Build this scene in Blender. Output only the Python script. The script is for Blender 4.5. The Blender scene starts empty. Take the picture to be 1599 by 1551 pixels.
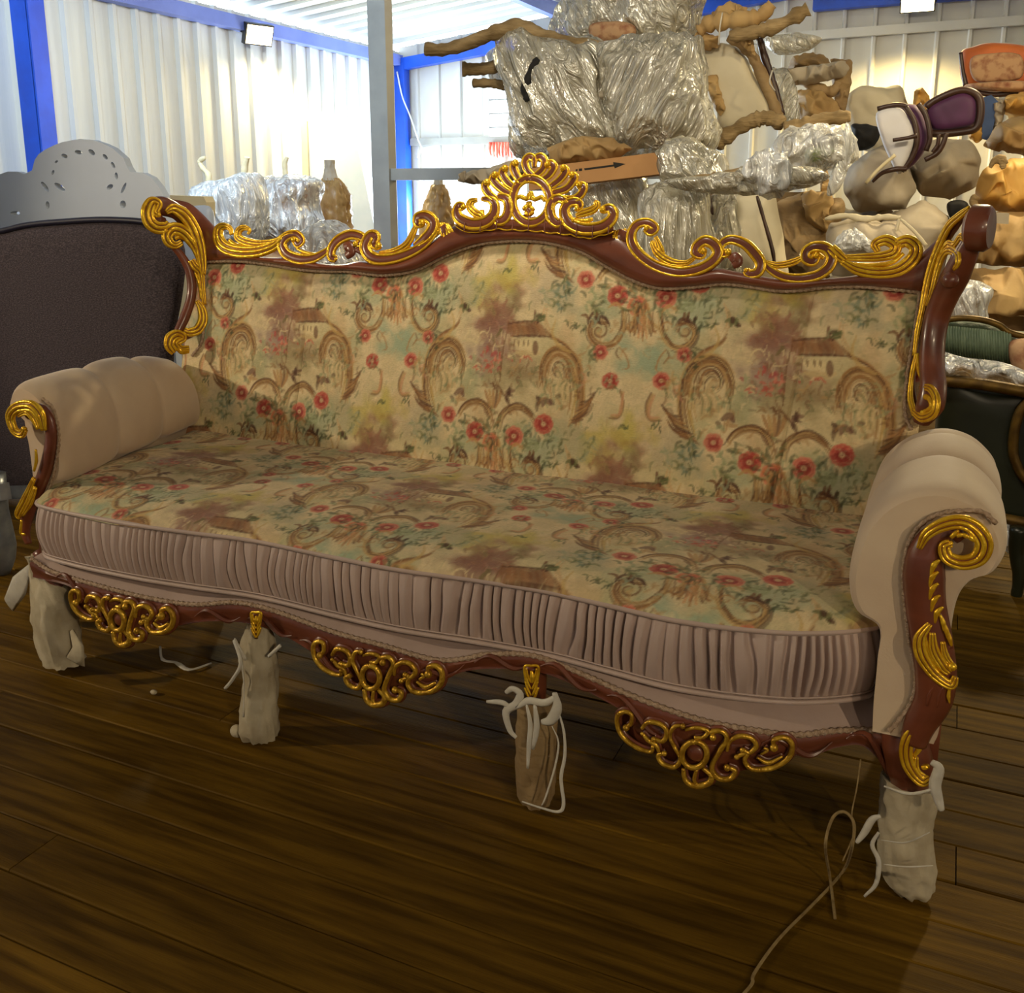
import bpy, bmesh, math, random
import numpy as np
from mathutils import Vector, Matrix
random.seed(7); RNG = np.random.default_rng(7)
sc = bpy.context.scene
COL = sc.collection

# ------------------------------------------------------------------ camera
F, CX, CY, D, EYE = 1505., 800., 640., 340., 1.15
YAW, PITCH = math.atan(700/math.hypot(F, D)), math.atan(D/F)
cam = bpy.data.objects.new('camera', bpy.data.cameras.new('camera')); COL.objects.link(cam)
cam.location = (0, 0, EYE)
cam.rotation_euler = (math.pi/2-PITCH, 0, YAW)
cam.data.sensor_width = 36; cam.data.lens = F/1599*36
cam.data.shift_x = -(CX-799.5)/1599; cam.data.shift_y = (CY-775.5)/1599
cam.data.clip_start = .05
sc.camera = cam

# ------------------------------------------------------------------ light
sc.view_settings.view_transform = 'Standard'; sc.view_settings.look = 'None'
sc.view_settings.exposure = 0.0; sc.view_settings.gamma = 1
sc.view_settings.use_curve_mapping = False
W = bpy.data.worlds.new('sky'); sc.world = W; W.use_nodes = True
W.node_tree.nodes['Background'].inputs[0].default_value = (.80, .90, 1, 1)
W.node_tree.nodes['Background'].inputs[1].default_value = 6.0

def lamp(name, kind, loc, power, col, aim=None, size=.2, size_y=None, spot=None, blend=.4):
    d = bpy.data.lights.new(name, kind); d.energy = power; d.color = col
    if kind == 'AREA':
        d.size = size
        if size_y: d.shape = 'RECTANGLE'; d.size_y = size_y
    else: d.shadow_soft_size = size
    if kind == 'SPOT': d.spot_size = spot; d.spot_blend = blend
    o = bpy.data.objects.new(name, d); COL.objects.link(o); o.location = loc
    if aim is not None:
        o.rotation_euler = (Vector(aim)-Vector(loc)).to_track_quat('-Z', 'Y').to_euler()
    return o
WARM = (1, .80, .50)
# floodlights seen in the picture (lens light just in front of each housing)
lamp('floodlight_beam', 'SPOT', (-5.05, 6.70, 2.33), 120, (1, .84, .45), (-4.2, 6.5, .6), .06, spot=2.9)
lamp('floodlight_beam', 'SPOT', (-.52, 8.62, 2.56), 240, (1, .74, .30), (-.5, 7.0, .9), .06, spot=2.9)
# hall lamps out of view, plus fills added to brighten stacks and left side
lamp('unseen_lamp', 'SPOT', (3.2, -2.2, 2.75), 235, (1, .80, .52), (-1.2, 2.0, .7), .05, spot=1.3)
lamp('unseen_lamp', 'SPOT', (.75, -.3, 1.42), 20, (1, .82, .56), (-1.3, 2.0, .75), .03, spot=1.7)
lamp('unseen_lamp', 'SPOT', (-4.3, -.1, 1.8), 200, (1, .82, .56), (-.9, 2.0, .6), .06, spot=1.3)
lamp('unseen_lamp', 'SPOT', (.55, 5.4, 2.75), 230, (1, .80, .45), (.1, 1.6, .1), .08, spot=1.5)
lamp('unseen_lamp', 'SPOT', (-.9, 1.6, 2.80), 150, (1, .88, .66), (-1.3, 5.0, 1.4), .15, spot=2.0)  # fill added to brighten the big pile
lamp('unseen_lamp', 'SPOT', (3.6, 4.4, .9), 30, (1, .78, .42), (-.6, 1.2, 0), .05, spot=.7)
lamp('unseen_lamp', 'SPOT', (-3.4, 2.95, 2.5), 230, (.66, .84, 1), (-5.2, 5.4, 1.6), .2, spot=1.75)  # cool fill added to brighten the left wall
lamp('unseen_lamp', 'SPOT', (-3.1, 1.75, 2.55), 13, (.92, .95, 1), (-3.15, 2.9, 1.05), .06, spot=.9)  # weak cool fill added for the pale headboard
lamp('unseen_lamp', 'SPOT', (1.6, 2.9, 2.6), 150, (1, .80, .45), (.1, 5.2, 1.0), .1, spot=1.2)  # warm fill added to brighten the right-hand parcels
# daylight through the openings at the far corner
lamp('daylight', 'AREA', (-4.3, 8.86, .85), 210, (.74, .88, 1), (-4.6, 5, 1.5), 1.6, .42)
lamp('daylight', 'AREA', (-5.22, 8.1, .95), 70, (.74, .88, 1), (-2, 7, 1.5), .75, .6)

# ------------------------------------------------------------------ helpers
c_y, s_y, c_p, s_p = math.cos(YAW), math.sin(YAW), math.cos(PITCH), math.sin(PITCH)
VR = np.array([c_y, s_y, 0]); fh = np.array([-s_y, c_y, 0]); VZ = np.array([0, 0, 1.])
VF = fh*c_p-VZ*s_p; VU = fh*s_p+VZ*c_p; CAMP = np.array([0, 0, EYE])
def ray(x, y): return VF*F+VR*(x-CX)+VU*(CY-y)
def onz(x, y, z): d = ray(x, y); return CAMP+d*((z-EYE)/d[2])
def ony(x, y, Y): d = ray(x, y); return CAMP+d*(Y/d[1])
def onx(x, y, X): d = ray(x, y); return CAMP+d*(X/d[0])
def onplane(x, y, p0, n):
    d = ray(x, y); return CAMP+d*(np.dot(np.asarray(p0)-CAMP, n)/np.dot(d, n))
def PB(x, y, off=0.):                     # on the reclined face of the sofa back
    d = ray(x, y); return CAMP+d*((2.08+.26*(EYE-.45)-off)/(d[1]-.26*d[2]))

def s2l(c):
    c = np.asarray(c, float)/255.
    return tuple(np.where(c <= .04045, c/12.92, ((c+.055)/1.055)**2.4))

def vnoise(P, seed=0):                    # smooth value noise, P (n,3) -> -1..1
    P = np.asarray(P, float); i = np.floor(P).astype(np.int64); f = P-i; f = f*f*(3-2*f)
    def h(ix, iy, iz):
        n = (ix*374761393+iy*668265263+iz*2147483647+seed*974711) & 0xffffffff
        n = ((n ^ (n >> 13))*1274126177) & 0xffffffff
        return ((n ^ (n >> 16)) & 0xffff)/32767.5-1
    r = 0
    for a in (0, 1):
        for b in (0, 1):
            for c in (0, 1):
                w = (f[:, 0] if a else 1-f[:, 0])*(f[:, 1] if b else 1-f[:, 1])*(f[:, 2] if c else 1-f[:, 2])
                r = r+w*h(i[:, 0]+a, i[:, 1]+b, i[:, 2]+c)
    return r
def fbm(P, o=3, seed=0):
    r = 0; a = 1.
    for k in range(o): r = r+a*vnoise(np.asarray(P)*2**k, seed+k*17); a *= .5
    return r

def cr(pts, n=8, closed=False):           # Catmull-Rom
    p = np.asarray(pts, float)
    if len(p) < 3 and not closed: 
        t = np.linspace(0, 1, n+1)[:, None]; return p[0]*(1-t)+p[-1]*t
    q = np.vstack([p[-1:], p, p[:2]]) if closed else np.vstack([2*p[:1]-p[1:2], p, 2*p[-1:]-p[-2:-1]])
    out = []; m = len(p) if closed else len(p)-1
    for i in range(m):
        a, b, c, d = q[i:i+4]
        for t in np.arange(n)/n:
            out.append(.5*(2*b+(c-a)*t+(2*a-5*b+4*c-d)*t*t+(3*b-a-3*c+d)*t**3))
    if not closed: out.append(p[-1])
    return np.array(out)
def resamp(p, n):
    p = np.asarray(p, float); s = np.r_[0, np.cumsum(np.linalg.norm(np.diff(p, axis=0), axis=1))]
    t = np.linspace(0, s[-1], n); return np.stack([np.interp(t, s, p[:, k]) for k in range(p.shape[1])], 1)

# ------------------------------------------------------------------ materials
def M(name, col, rough=.55, metal=0, col2=None, scale=6., detail=4., stretch=(1, 1, 1), bump=0., bscale=60., bstretch=(1, 1, 1),
      spec=.5, sheen=0, coat=0, alpha=None, rand=0., contrast=(.35, .65), attr=None):
    m = bpy.data.materials.new(name); m.use_nodes = True; nt = m.node_tree; N = nt.nodes; L = nt.links
    b = N['Principled BSDF']; b.inputs['Roughness'].default_value = rough; b.inputs['Metallic'].default_value = metal
    b.inputs['Specular IOR Level'].default_value = spec
    if sheen: b.inputs['Sheen Weight'].default_value = sheen; b.inputs['Sheen Roughness'].default_value = .4
    if coat: b.inputs['Coat Weight'].default_value = coat; b.inputs['Coat Roughness'].default_value = .15
    tc = N.new('ShaderNodeTexCoord')
    c1 = s2l(col)+(1,); b.inputs['Base Color'].default_value = c1; src = None
    if col2 is not None:
        mp = N.new('ShaderNodeMapping'); mp.inputs['Scale'].default_value = stretch
        L.new(tc.outputs['Object'], mp.inputs[0])
        nz = N.new('ShaderNodeTexNoise'); nz.inputs['Scale'].default_value = scale; nz.inputs['Detail'].default_value = detail
        L.new(mp.outputs[0], nz.inputs['Vector'])
        if rand:
            oi = N.new('ShaderNodeObjectInfo'); ad = N.new('ShaderNodeVectorMath'); ad.operation = 'ADD'
            mu = N.new('ShaderNodeMath'); mu.operation = 'MULTIPLY'; mu.inputs[1].default_value = 37.
            L.new(oi.outputs['Random'], mu.inputs[0]); L.new(mp.outputs[0], ad.inputs[0]); L.new(mu.outputs[0], ad.inputs[1])
            L.new(ad.outputs[0], nz.inputs['Vector'])
        rp = N.new('ShaderNodeValToRGB'); rp.color_ramp.elements[0].position, rp.color_ramp.elements[1].position = contrast
        rp.color_ramp.elements[0].color = c1; rp.color_ramp.elements[1].color = s2l(col2)+(1,)
        L.new(nz.outputs[0], rp.inputs[0]); src = rp.outputs[0]
        if rand:
            mr = N.new('ShaderNodeMapRange'); mr.inputs[3].default_value = 1-rand; mr.inputs[4].default_value = 1+rand
            L.new(oi.outputs['Random'], mr.inputs[0])
            mx = N.new('ShaderNodeVectorMath'); mx.operation = 'SCALE'
            L.new(src, mx.inputs[0]); L.new(mr.outputs[0], mx.inputs['Scale']); src = mx.outputs[0]
    if attr:
        at = N.new('ShaderNodeAttribute'); at.attribute_name = attr; src = at.outputs['Color']
    if src is not None: L.new(src, b.inputs['Base Color'])
    if bump:
        mp2 = N.new('ShaderNodeMapping'); mp2.inputs['Scale'].default_value = bstretch
        L.new(tc.outputs['Object'], mp2.inputs[0])
        n2 = N.new('ShaderNodeTexNoise'); n2.inputs['Scale'].default_value = bscale; n2.inputs['Detail'].default_value = 3
        L.new(mp2.outputs[0], n2.inputs['Vector'])
        bp = N.new('ShaderNodeBump'); bp.inputs['Strength'].default_value = bump; bp.inputs['Distance'].default_value = .01
        L.new(n2.outputs[0], bp.inputs['Height']); L.new(bp.outputs[0], b.inputs['Normal'])
    if alpha is not None: b.inputs['Alpha'].default_value = alpha
    return m
MT = {}
MT['plank'] = M('plank_wood', (68, 47, 7), .5, col2=(102, 75, 18), scale=3.2, stretch=(1.1, 16, 16), bump=.2, bscale=7, bstretch=(3, 60, 60), rand=.28, spec=.06)
MT['subfloor'] = M('subfloor_dark', (34, 24, 10), .9, col2=(24, 16, 6))
MT['sheet'] = M('white_sheet_metal', (214, 212, 204), .38, col2=(200, 200, 196), scale=2, stretch=(1, 6, .4), bump=.12, bscale=9, bstretch=(3, 12, .12))
MT['roof'] = M('roof_sheet_metal', (214, 216, 210), .4, col2=(200, 203, 200), scale=2, bump=.08, bscale=6)
MT['blue'] = M('blue_painted_steel', (16, 84, 214), .42, col2=(14, 70, 188), scale=5)
MT['bluegrey'] = M('pale_blue_painted_steel', (112, 128, 200), .45, col2=(100, 116, 186), scale=4)
MT['steel'] = M('grey_painted_steel', (150, 150, 146), .45, col2=(136, 136, 134), scale=5)
MT['wood'] = M('mahogany_wood', (120, 64, 42), .36, col2=(92, 46, 28), scale=5, stretch=(1, 1, 3), coat=.35, bump=.06, bscale=30)
MT['gold'] = M('gilt_leaf', (244, 200, 48), .27, .55, col2=(222, 168, 26), scale=45, bump=.2, bscale=120)
MT['gold_old'] = M('dull_gilt_leaf', (220, 176, 56), .34, .6, col2=(170, 126, 30), scale=60, bump=.3, bscale=120)
MT['velvet'] = M('beige_velvet', (208, 186, 158), .75, col2=(196, 172, 146), scale=7, sheen=.35, bump=.06, bscale=300)
MT['satin'] = M('mauve_satin', (188, 165, 155), .5, col2=(176, 154, 145), scale=9, sheen=.25, bump=.05, bscale=120)
MT['gimp'] = M('woven_braid', (186, 160, 136), .8, col2=(150, 124, 100), scale=160, bump=.6, bscale=260)
MT['tapestry'] = M('tapestry_fabric', (200, 180, 130), .8, attr='print', bump=.22, bscale=420, bstretch=(.35, 1, 1), sheen=.1)
MT['cloth_wrap'] = M('white_cloth_wrap', (190, 178, 152), .85, col2=(164, 150, 124), scale=14, bump=.3, bscale=40)
MT['foam'] = M('white_foam_sheet', (206, 200, 186), .6, col2=(184, 178, 166), scale=20, bump=.2, bscale=60)
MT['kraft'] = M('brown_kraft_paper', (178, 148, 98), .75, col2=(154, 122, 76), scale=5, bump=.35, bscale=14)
MT['kraft_dark'] = M('dark_kraft_paper', (156, 130, 90), .78, col2=(130, 104, 68), scale=7, bump=.4, bscale=18, bstretch=(1, 1, 4))  # a darker brown kraft
MT['kraft_gold'] = M('golden_kraft_paper', (214, 166, 84), .65, col2=(192, 142, 64), scale=3, bump=.3, bscale=9)
MT['card'] = M('corrugated_cardboard', (184, 138, 88), .75, col2=(170, 124, 76), scale=4)
MT['ink'] = M('black_print', (34, 30, 24), .8)
MT['papergrey'] = M('grey_beige_wrapping_paper', (176, 164, 144), .7, col2=(156, 144, 124), scale=4, bump=.3, bscale=10)
MT['paperwhite'] = M('cream_wrapping_paper', (206, 196, 170), .7, col2=(190, 178, 150), scale=4, bump=.25, bscale=10)
MT['greycloth'] = M('taupe_dust_cloth', (180, 168, 148), .85, col2=(160, 148, 130), scale=6, bump=.25, bscale=14)
MT['twine'] = M('jute_twine', (150, 128, 84), .85, col2=(120, 98, 60), scale=60)
MT['ropepaper'] = M('rolled_brown_paper', (160, 136, 96), .8, col2=(118, 96, 60), scale=9, stretch=(1, 1, 3), bump=.7, bscale=26, bstretch=(1, 1, 5))
MT['dark_uph'] = M('dark_woven_upholstery', (44, 36, 44), .85, col2=(80, 68, 74), scale=300, detail=2, stretch=(.45, 1, 1), bump=.5, bscale=200, contrast=(.40, .66))
MT['navy'] = M('navy_piping', (22, 20, 44), .5)
MT['lacquer'] = M('pale_grey_lacquer', (172, 182, 198), .5, col2=(164, 174, 192), scale=3)
MT['silver'] = M('silver_paint', (150, 156, 164), .3, .5, col2=(120, 126, 138), scale=20)
MT['purple'] = M('purple_velvet', (78, 28, 74), .6, col2=(62, 20, 60), scale=8, sheen=.3)
MT['darkwood'] = M('dark_walnut', (64, 40, 28), .4, col2=(48, 28, 20), scale=9)
MT['whiteuph'] = M('white_underside_cloth', (216, 214, 216), .7, col2=(200, 198, 204), scale=4, bump=.2, bscale=12)
MT['orange'] = M('orange_velvet', (196, 104, 44), .6, col2=(176, 88, 34), scale=6, sheen=.3)
MT['floral'] = M('faded_floral_fabric', (190, 150, 110), .8, col2=(140, 84, 58), scale=22, detail=6, contrast=(.48, .7))
MT['greenwood'] = M('dark_green_lacquer', (30, 34, 20), .35, col2=(20, 24, 12), scale=6)
MT['greenfab'] = M('green_pleated_fabric', (96, 112, 88), .6, col2=(70, 86, 66), scale=60, stretch=(1, 1, .05), bump=.5, bscale=60, bstretch=(1, 1, .05))
MT['goldtrim'] = M('dark_gold_trim', (110, 84, 32), .45, .6, col2=(80, 58, 20), scale=30)
MT['black'] = M('black_cloth_and_gap', (16, 14, 14), .8)  # cloth of the sack; also the black put in for shaded gaps
MT['bluefab'] = M('blue_upholstery', (60, 84, 130), .7, col2=(48, 70, 112), scale=8)
MT['green'] = M('green_plastic', (140, 170, 70), .4)
MT['red'] = M('red_cloth', (214, 70, 50), .7, col2=(230, 130, 110), scale=9)
MT['white'] = M('white_board', (228, 234, 236), .35, col2=(214, 224, 230), scale=4)
MT['cream'] = M('cream_paint', (222, 208, 170), .5)
MT['bronze'] = M('gold_taffeta', (176, 142, 88), .4, col2=(140, 106, 60), scale=18, stretch=(1, 1, .12), bump=.4, bscale=30, bstretch=(1, 1, .1))
MT['cable'] = M('white_cable', (210, 210, 206), .5)
MT['housing'] = M('lamp_housing', (40, 40, 42), .5)

def plastic(name, tint, trans, stretch=(1, 1, 1), seed=0., rot=0.):
    """clear stretch film: mostly see-through, white haze and sharp glints on crumples"""
    m = bpy.data.materials.new(name); m.use_nodes = True; nt = m.node_tree; N = nt.nodes; L = nt.links
    for n in list(N): N.remove(n)
    out = N.new('ShaderNodeOutputMaterial'); tc = N.new('ShaderNodeTexCoord')
    mp = N.new('ShaderNodeMapping'); mp.inputs['Scale'].default_value = stretch; mp.vector_type = 'TEXTURE' if False else 'POINT'; mp.inputs['Location'].default_value = (seed, seed, seed)
    m0 = N.new('ShaderNodeMapping'); m0.inputs['Rotation'].default_value = (0, rot, 0); L.new(tc.outputs['Object'], m0.inputs[0])
    L.new(m0.outputs[0], mp.inputs[0])
    n1 = N.new('ShaderNodeTexNoise'); n1.inputs['Scale'].default_value = 9; n1.inputs['Detail'].default_value = 4; n1.inputs['Distortion'].default_value = 1.4
    L.new(mp.outputs[0], n1.inputs['Vector'])
    bp = N.new('ShaderNodeBump'); bp.inputs['Strength'].default_value = 1.; bp.inputs['Distance'].default_value = .05
    L.new(n1.outputs[0], bp.inputs['Height'])
    gl = N.new('ShaderNodeBsdfGlossy'); gl.inputs['Roughness'].default_value = .22; gl.inputs['Color'].default_value = (.95, .95, .93, 1)
    df = N.new('ShaderNodeBsdfDiffuse'); df.inputs['Color'].default_value = s2l(tint)+(1,)
    tr = N.new('ShaderNodeBsdfTransparent'); tr.inputs['Color'].default_value = (.95, .95, .94, 1)
    L.new(bp.outputs[0], gl.inputs['Normal']); L.new(bp.outputs[0], df.inputs['Normal'])
    m1 = N.new('ShaderNodeMixShader'); m1.inputs[0].default_value = .36; L.new(df.outputs[0], m1.inputs[1]); L.new(gl.outputs[0], m1.inputs[2])
    rp = N.new('ShaderNodeMapRange'); rp.inputs[1].default_value = .38; rp.inputs[2].default_value = .62
    rp.inputs[3].default_value = trans+.25; rp.inputs[4].default_value = max(trans-.25, 0)
    L.new(n1.outputs[0], rp.inputs[0])
    m2 = N.new('ShaderNodeMixShader'); L.new(rp.outputs[0], m2.inputs[0]); L.new(m1.outputs[0], m2.inputs[1]); L.new(tr.outputs[0], m2.inputs[2])
    L.new(m2.outputs[0], out.inputs[0]); return m
MT['film'] = plastic('stretch_film', (196, 190, 168), .20, (2.2, 2.2, .35), 0., .55)
MT['film_h'] = plastic('stretch_film_tight', (190, 184, 162), .22, (3.0, 3.0, .3), 3., -.45)
MT['film_v'] = plastic('hanging_stretch_film', (206, 200, 178), .34, (3.0, 3.0, .3), 5., .05)
MT['film_w'] = plastic('bright_stretch_film', (232, 234, 236), .34, (2, 2, .6), 7., .2)

# ------------------------------------------------------------------ mesh building
class MB:
    def __init__(s): s.v = []; s.f = []; s.m = []; s.n = 0
    def add(s, v, f, mi=0):
        v = np.asarray(v, float); s.v.append(v)
        s.f += [[i+s.n for i in q] for q in f]; s.m += [mi]*len(f); s.n += len(v)
    def grid(s, G, closed_u=False, closed_v=False, mi=0, flip=False):
        nu, nv = G.shape[:2]; f = []
        for i in range(nu if closed_u else nu-1):
            for j in range(nv if closed_v else nv-1):
                a, b, c, d = i*nv+j, ((i+1) % nu)*nv+j, ((i+1) % nu)*nv+(j+1) % nv, i*nv+(j+1) % nv
                f.append([a, d, c, b] if flip else [a, b, c, d])
        s.add(G.reshape(-1, 3), f, mi)
    def tube(s, P, r, seg=7, d=None, n=None, mi=0, caps=True):
        """tube along P; r = half width (scalar/array), d = half depth along n (default round)"""
        P = np.asarray(P, float); k = len(P); r = np.broadcast_to(np.asarray(r, float), (k,))
        dd = r if d is None else np.broadcast_to(np.asarray(d, float), (k,))
        T = np.gradient(P, axis=0); T /= np.linalg.norm(T, axis=1)[:, None]+1e-12
        if n is None:
            a = np.array([0, 0, 1.]) if abs(T[0][2]) < .8 else np.array([1., 0, 0])
            nn = np.zeros((k, 3)); v = a
            for i in range(k):
                v = v-T[i]*np.dot(v, T[i]); v /= np.linalg.norm(v)+1e-12; nn[i] = v
        else:
            nn = np.broadcast_to(np.asarray(n, float), (k, 3)); nn = nn-T*np.sum(nn*T, 1)[:, None]
            nn = nn/(np.linalg.norm(nn, axis=1)[:, None]+1e-12)
        S = np.cross(T, nn); a = np.arange(seg)*2*math.pi/seg
        G = P[:, None]+S[:, None]*(np.cos(a)[None, :, None]*r[:, None, None])+nn[:, None]*(np.sin(a)[None, :, None]*dd[:, None, None])
        s.grid(G, closed_v=True, mi=mi)
        if caps:
            b = s.n-k*seg; s.f.append([b+i for i in range(seg)]); s.f.append([b+(k-1)*seg+i for i in range(seg)][::-1]); s.m += [mi, mi]
    def ball(s, c, r, mi=0, nu=8, nv=6, sc=(1, 1, 1)):
        u = np.linspace(0, 2*math.pi, nu, endpoint=False); v = np.linspace(.02, math.pi-.02, nv)
        G = np.stack([np.cos(u)[:, None]*np.sin(v), np.sin(u)[:, None]*np.sin(v), np.ones((nu, 1))*np.cos(v)], -1)*r*np.asarray(sc)+np.asarray(c)
        s.grid(G, closed_u=True, mi=mi, flip=True)
    def box(s, lo, hi, mi=0):
        (x, y, z), (X, Y, Z) = lo, hi
        s.add([(x, y, z), (X, y, z), (X, Y, z), (x, Y, z), (x, y, Z), (X, y, Z), (X, Y, Z), (x, Y, Z)],
              [[0, 3, 2, 1], [4, 5, 6, 7], [0, 1, 5, 4], [1, 2, 6, 5], [2, 3, 7, 6], [3, 0, 4, 7]], mi)
    def beam(s, a, b, w, h, mi=0, up=(0, 0, 1)):
        a, b, up = np.asarray(a, float), np.asarray(b, float), np.asarray(up, float)
        t = (b-a)/np.linalg.norm(b-a); up = np.array([0, 1., 0]) if abs(t@up) > .98 else up; sd = np.cross(t, up); sd /= np.linalg.norm(sd); u = np.cross(sd, t)
        v = [p+sd*w/2*i+u*h/2*j for p in (a, b) for i, j in ((-1, -1), (1, -1), (1, 1), (-1, 1))]
        s.add(v, [[0, 1, 2, 3], [7, 6, 5, 4], [0, 4, 5, 1], [1, 5, 6, 2], [2, 6, 7, 3], [3, 7, 4, 0]], mi)
    def plate(s, outer, holes=(), n=(0, -1, 0), t=.03, mi=0, bev=0.):
        """flat panel from a 3-D outline (with holes), thickness t behind the face; n is the face normal"""
        n = np.asarray(n, float); n /= np.linalg.norm(n); bm = bmesh.new(); loops = [np.asarray(outer)]+[np.asarray(h) for h in holes]
        es = []
        for lp in loops:
            vs = [bm.verts.new(p) for p in lp]; es += [bm.edges.new((vs[i], vs[(i+1) % len(vs)])) for i in range(len(vs))]
        bmesh.ops.triangle_fill(bm, use_beauty=True, use_dissolve=False, edges=es, normal=n)
        if holes:
            ax = [k for k in range(3) if k != int(np.argmax(np.abs(n)))]
            def inside(c, h):
                r = False; m = len(h)
                for i in range(m):
                    (x1, y1), (x2, y2) = h[i], h[(i+1) % m]
                    if (y1 > c[1]) != (y2 > c[1]) and c[0] < (x2-x1)*(c[1]-y1)/(y2-y1)+x1: r = not r
                return r
            hs = [np.asarray(h)[:, ax] for h in holes]
            bad = [fc for fc in bm.faces if any(inside(np.array(fc.calc_center_median())[ax], h) for h in hs)]
            bmesh.ops.delete(bm, geom=bad, context='FACES_ONLY')
        bm.normal_update()
        for fc in bm.faces:
            if fc.normal.dot(Vector(n)) < 0: fc.normal_flip()
        bm.verts.index_update(); v = np.array([q.co[:] for q in bm.verts]); f = [[q.index for q in fc.verts] for fc in bm.faces]; bm.free()
        k = len(v); s.add(np.vstack([v, v-n*t]), f+[[i+k for i in q][::-1] for q in f], mi)
        base = s.n-2*k; o = 0
        for lp in loops:
            m = len(lp)
            for i in range(m):
                a, b = o+i, o+(i+1) % m; s.f.append([base+a, base+b, base+b+k, base+a+k]); s.m.append(mi)
            o += m
    def build(s, name, mats, parent=None, smooth=True):
        me = bpy.data.meshes.new(name); V = np.vstack(s.v); q = parent
        while q is not None: V = V-np.array(q.location); q = q.parent
        me.from_pydata(V.tolist(), [], s.f)
        mats = mats if isinstance(mats, (list, tuple)) else [mats]
        for q in mats: me.materials.append(q)
        if len(mats) > 1: me.polygons.foreach_set('material_index', np.array(s.m, np.int32))
        me.polygons.foreach_set('use_smooth', np.full(len(me.polygons), smooth))
        me.update(); o = bpy.data.objects.new(name, me); COL.objects.link(o)
        if parent: o.parent = parent
        return o
def autosmooth(o, ang=.7):
    me = o.data; bm = bmesh.new(); bm.from_mesh(me)
    bmesh.ops.recalc_face_normals(bm, faces=bm.faces[:])
    for e in bm.edges:
        e.smooth = not (len(e.link_faces) == 2 and e.calc_face_angle(0) > ang)
    bm.to_mesh(me); bm.free(); return o
def tag(o, label, cat, group=None, kind=None):
    if label: o['label'] = label
    if cat: o['category'] = cat
    if group: o['group'] = group
    if kind: o['kind'] = kind
    return o
def empty(name, label, cat, group=None, loc=(0, 0, 0)):
    o = bpy.data.objects.new(name, None); COL.objects.link(o); o.location = loc; o.empty_display_size = .1
    return tag(o, label, cat, group)
def struct(o): o['kind'] = 'structure'; return o
# ================================================================== the hall
XW, YW = -5.3, 8.9; ZE = 2.43; SL = .112
def zc(x): return ZE+.02+SL*(x-XW)
# floor: planks run along X
fl = MB(); fl.box((XW, -3, -.06), (4.2, YW, -.03)); floor = struct(fl.build('floor', MT['subfloor'], smooth=False))
PW = .1075
PM = {}
def plank(L, x, y, dz):
    k = round(L, 2)
    if k not in PM:
        b = MB(); w = PW/2-.0013; e = .0022; xs = (-k/2+.001, k/2-.001)
        pr = [(-w, -.03), (-w, -e), (-w+e, 0), (w-e, 0), (w, -e), (w, -.03)]
        b.add([(q, yy, z) for q in xs for yy, z in pr], [[i, i+1, i+7, i+6] for i in range(5)]+[[0, 5, 4, 3, 2, 1], [6, 7, 8, 9, 10, 11]])
        o = b.build('floor_plank', MT['plank'], floor, smooth=False); PM[k] = o.data
    else:
        o = bpy.data.objects.new('floor_plank', PM[k]); COL.objects.link(o); o.parent = floor
    o.location = (x, y, dz); return o
row = 0; y = .32
while y < 8.85:
    yc = y+PW/2; cuts = [XW, 4.2]
    near = yc < 3.2
    if near: cuts += [[-2.30, .62], [-1.40, 1.5], [-2.9, .1], [-.55, 2.2], [-1.95, 1.0]][row % 5]
    else: cuts += [[-1.2, 1.4], [-2.6, .5], [-.4, 2.4]][row % 3]
    if abs(yc-1.215) < .054: cuts = [XW, -1.83, .9, 4.2]
    cuts.sort()
    for a, b_ in zip(cuts[:-1], cuts[1:]): plank(round(b_-a, 2), (a+b_)/2, yc, -.001*((row*7) % 3)/1.5)
    y += PW; row += 1

def ribbed(axis, a0, a1, z0, z1, pos, pitch, depth, rib, flank, sgn, nz=2, slope=None):
    """sheet with trapezoid ribs standing towards the room"""
    ks = []; a = a0
    while a < a1:
        for da, dd in ((0, 0), (pitch-rib-2*flank, 0), (pitch-rib-flank, depth), (pitch-flank, depth)): 
            if a+da <= a1: ks.append((a+da, dd))
        a += pitch
    ks.append((a1, 0)); return ks
# left wall (plane x = XW), ribs vertical; a low opening near the far corner
b = MB()
ks = ribbed(0, -3, YW, 0, 0, XW, .2, .028, .032, .014, 1)
OP = (7.72, 8.50, 1.28); OB = .62                       # opening y0, y1, top
for (ya, da), (yb, db) in zip(ks[:-1], ks[1:]):
    z0 = OP[2] if OP[0] <= (ya+yb)/2 <= OP[1] else 0
    if z0: b.add([(XW+da, ya, 0), (XW+db, yb, 0), (XW+db, yb, OB), (XW+da, ya, OB)], [[0, 1, 2, 3]])
    b.add([(XW+da, ya, z0), (XW+db, yb, z0), (XW+db, yb, ZE+.1), (XW+da, ya, ZE+.1)], [[0, 1, 2, 3]])
struct(b.build('wall_left', MT['sheet'], smooth=False))
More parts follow.
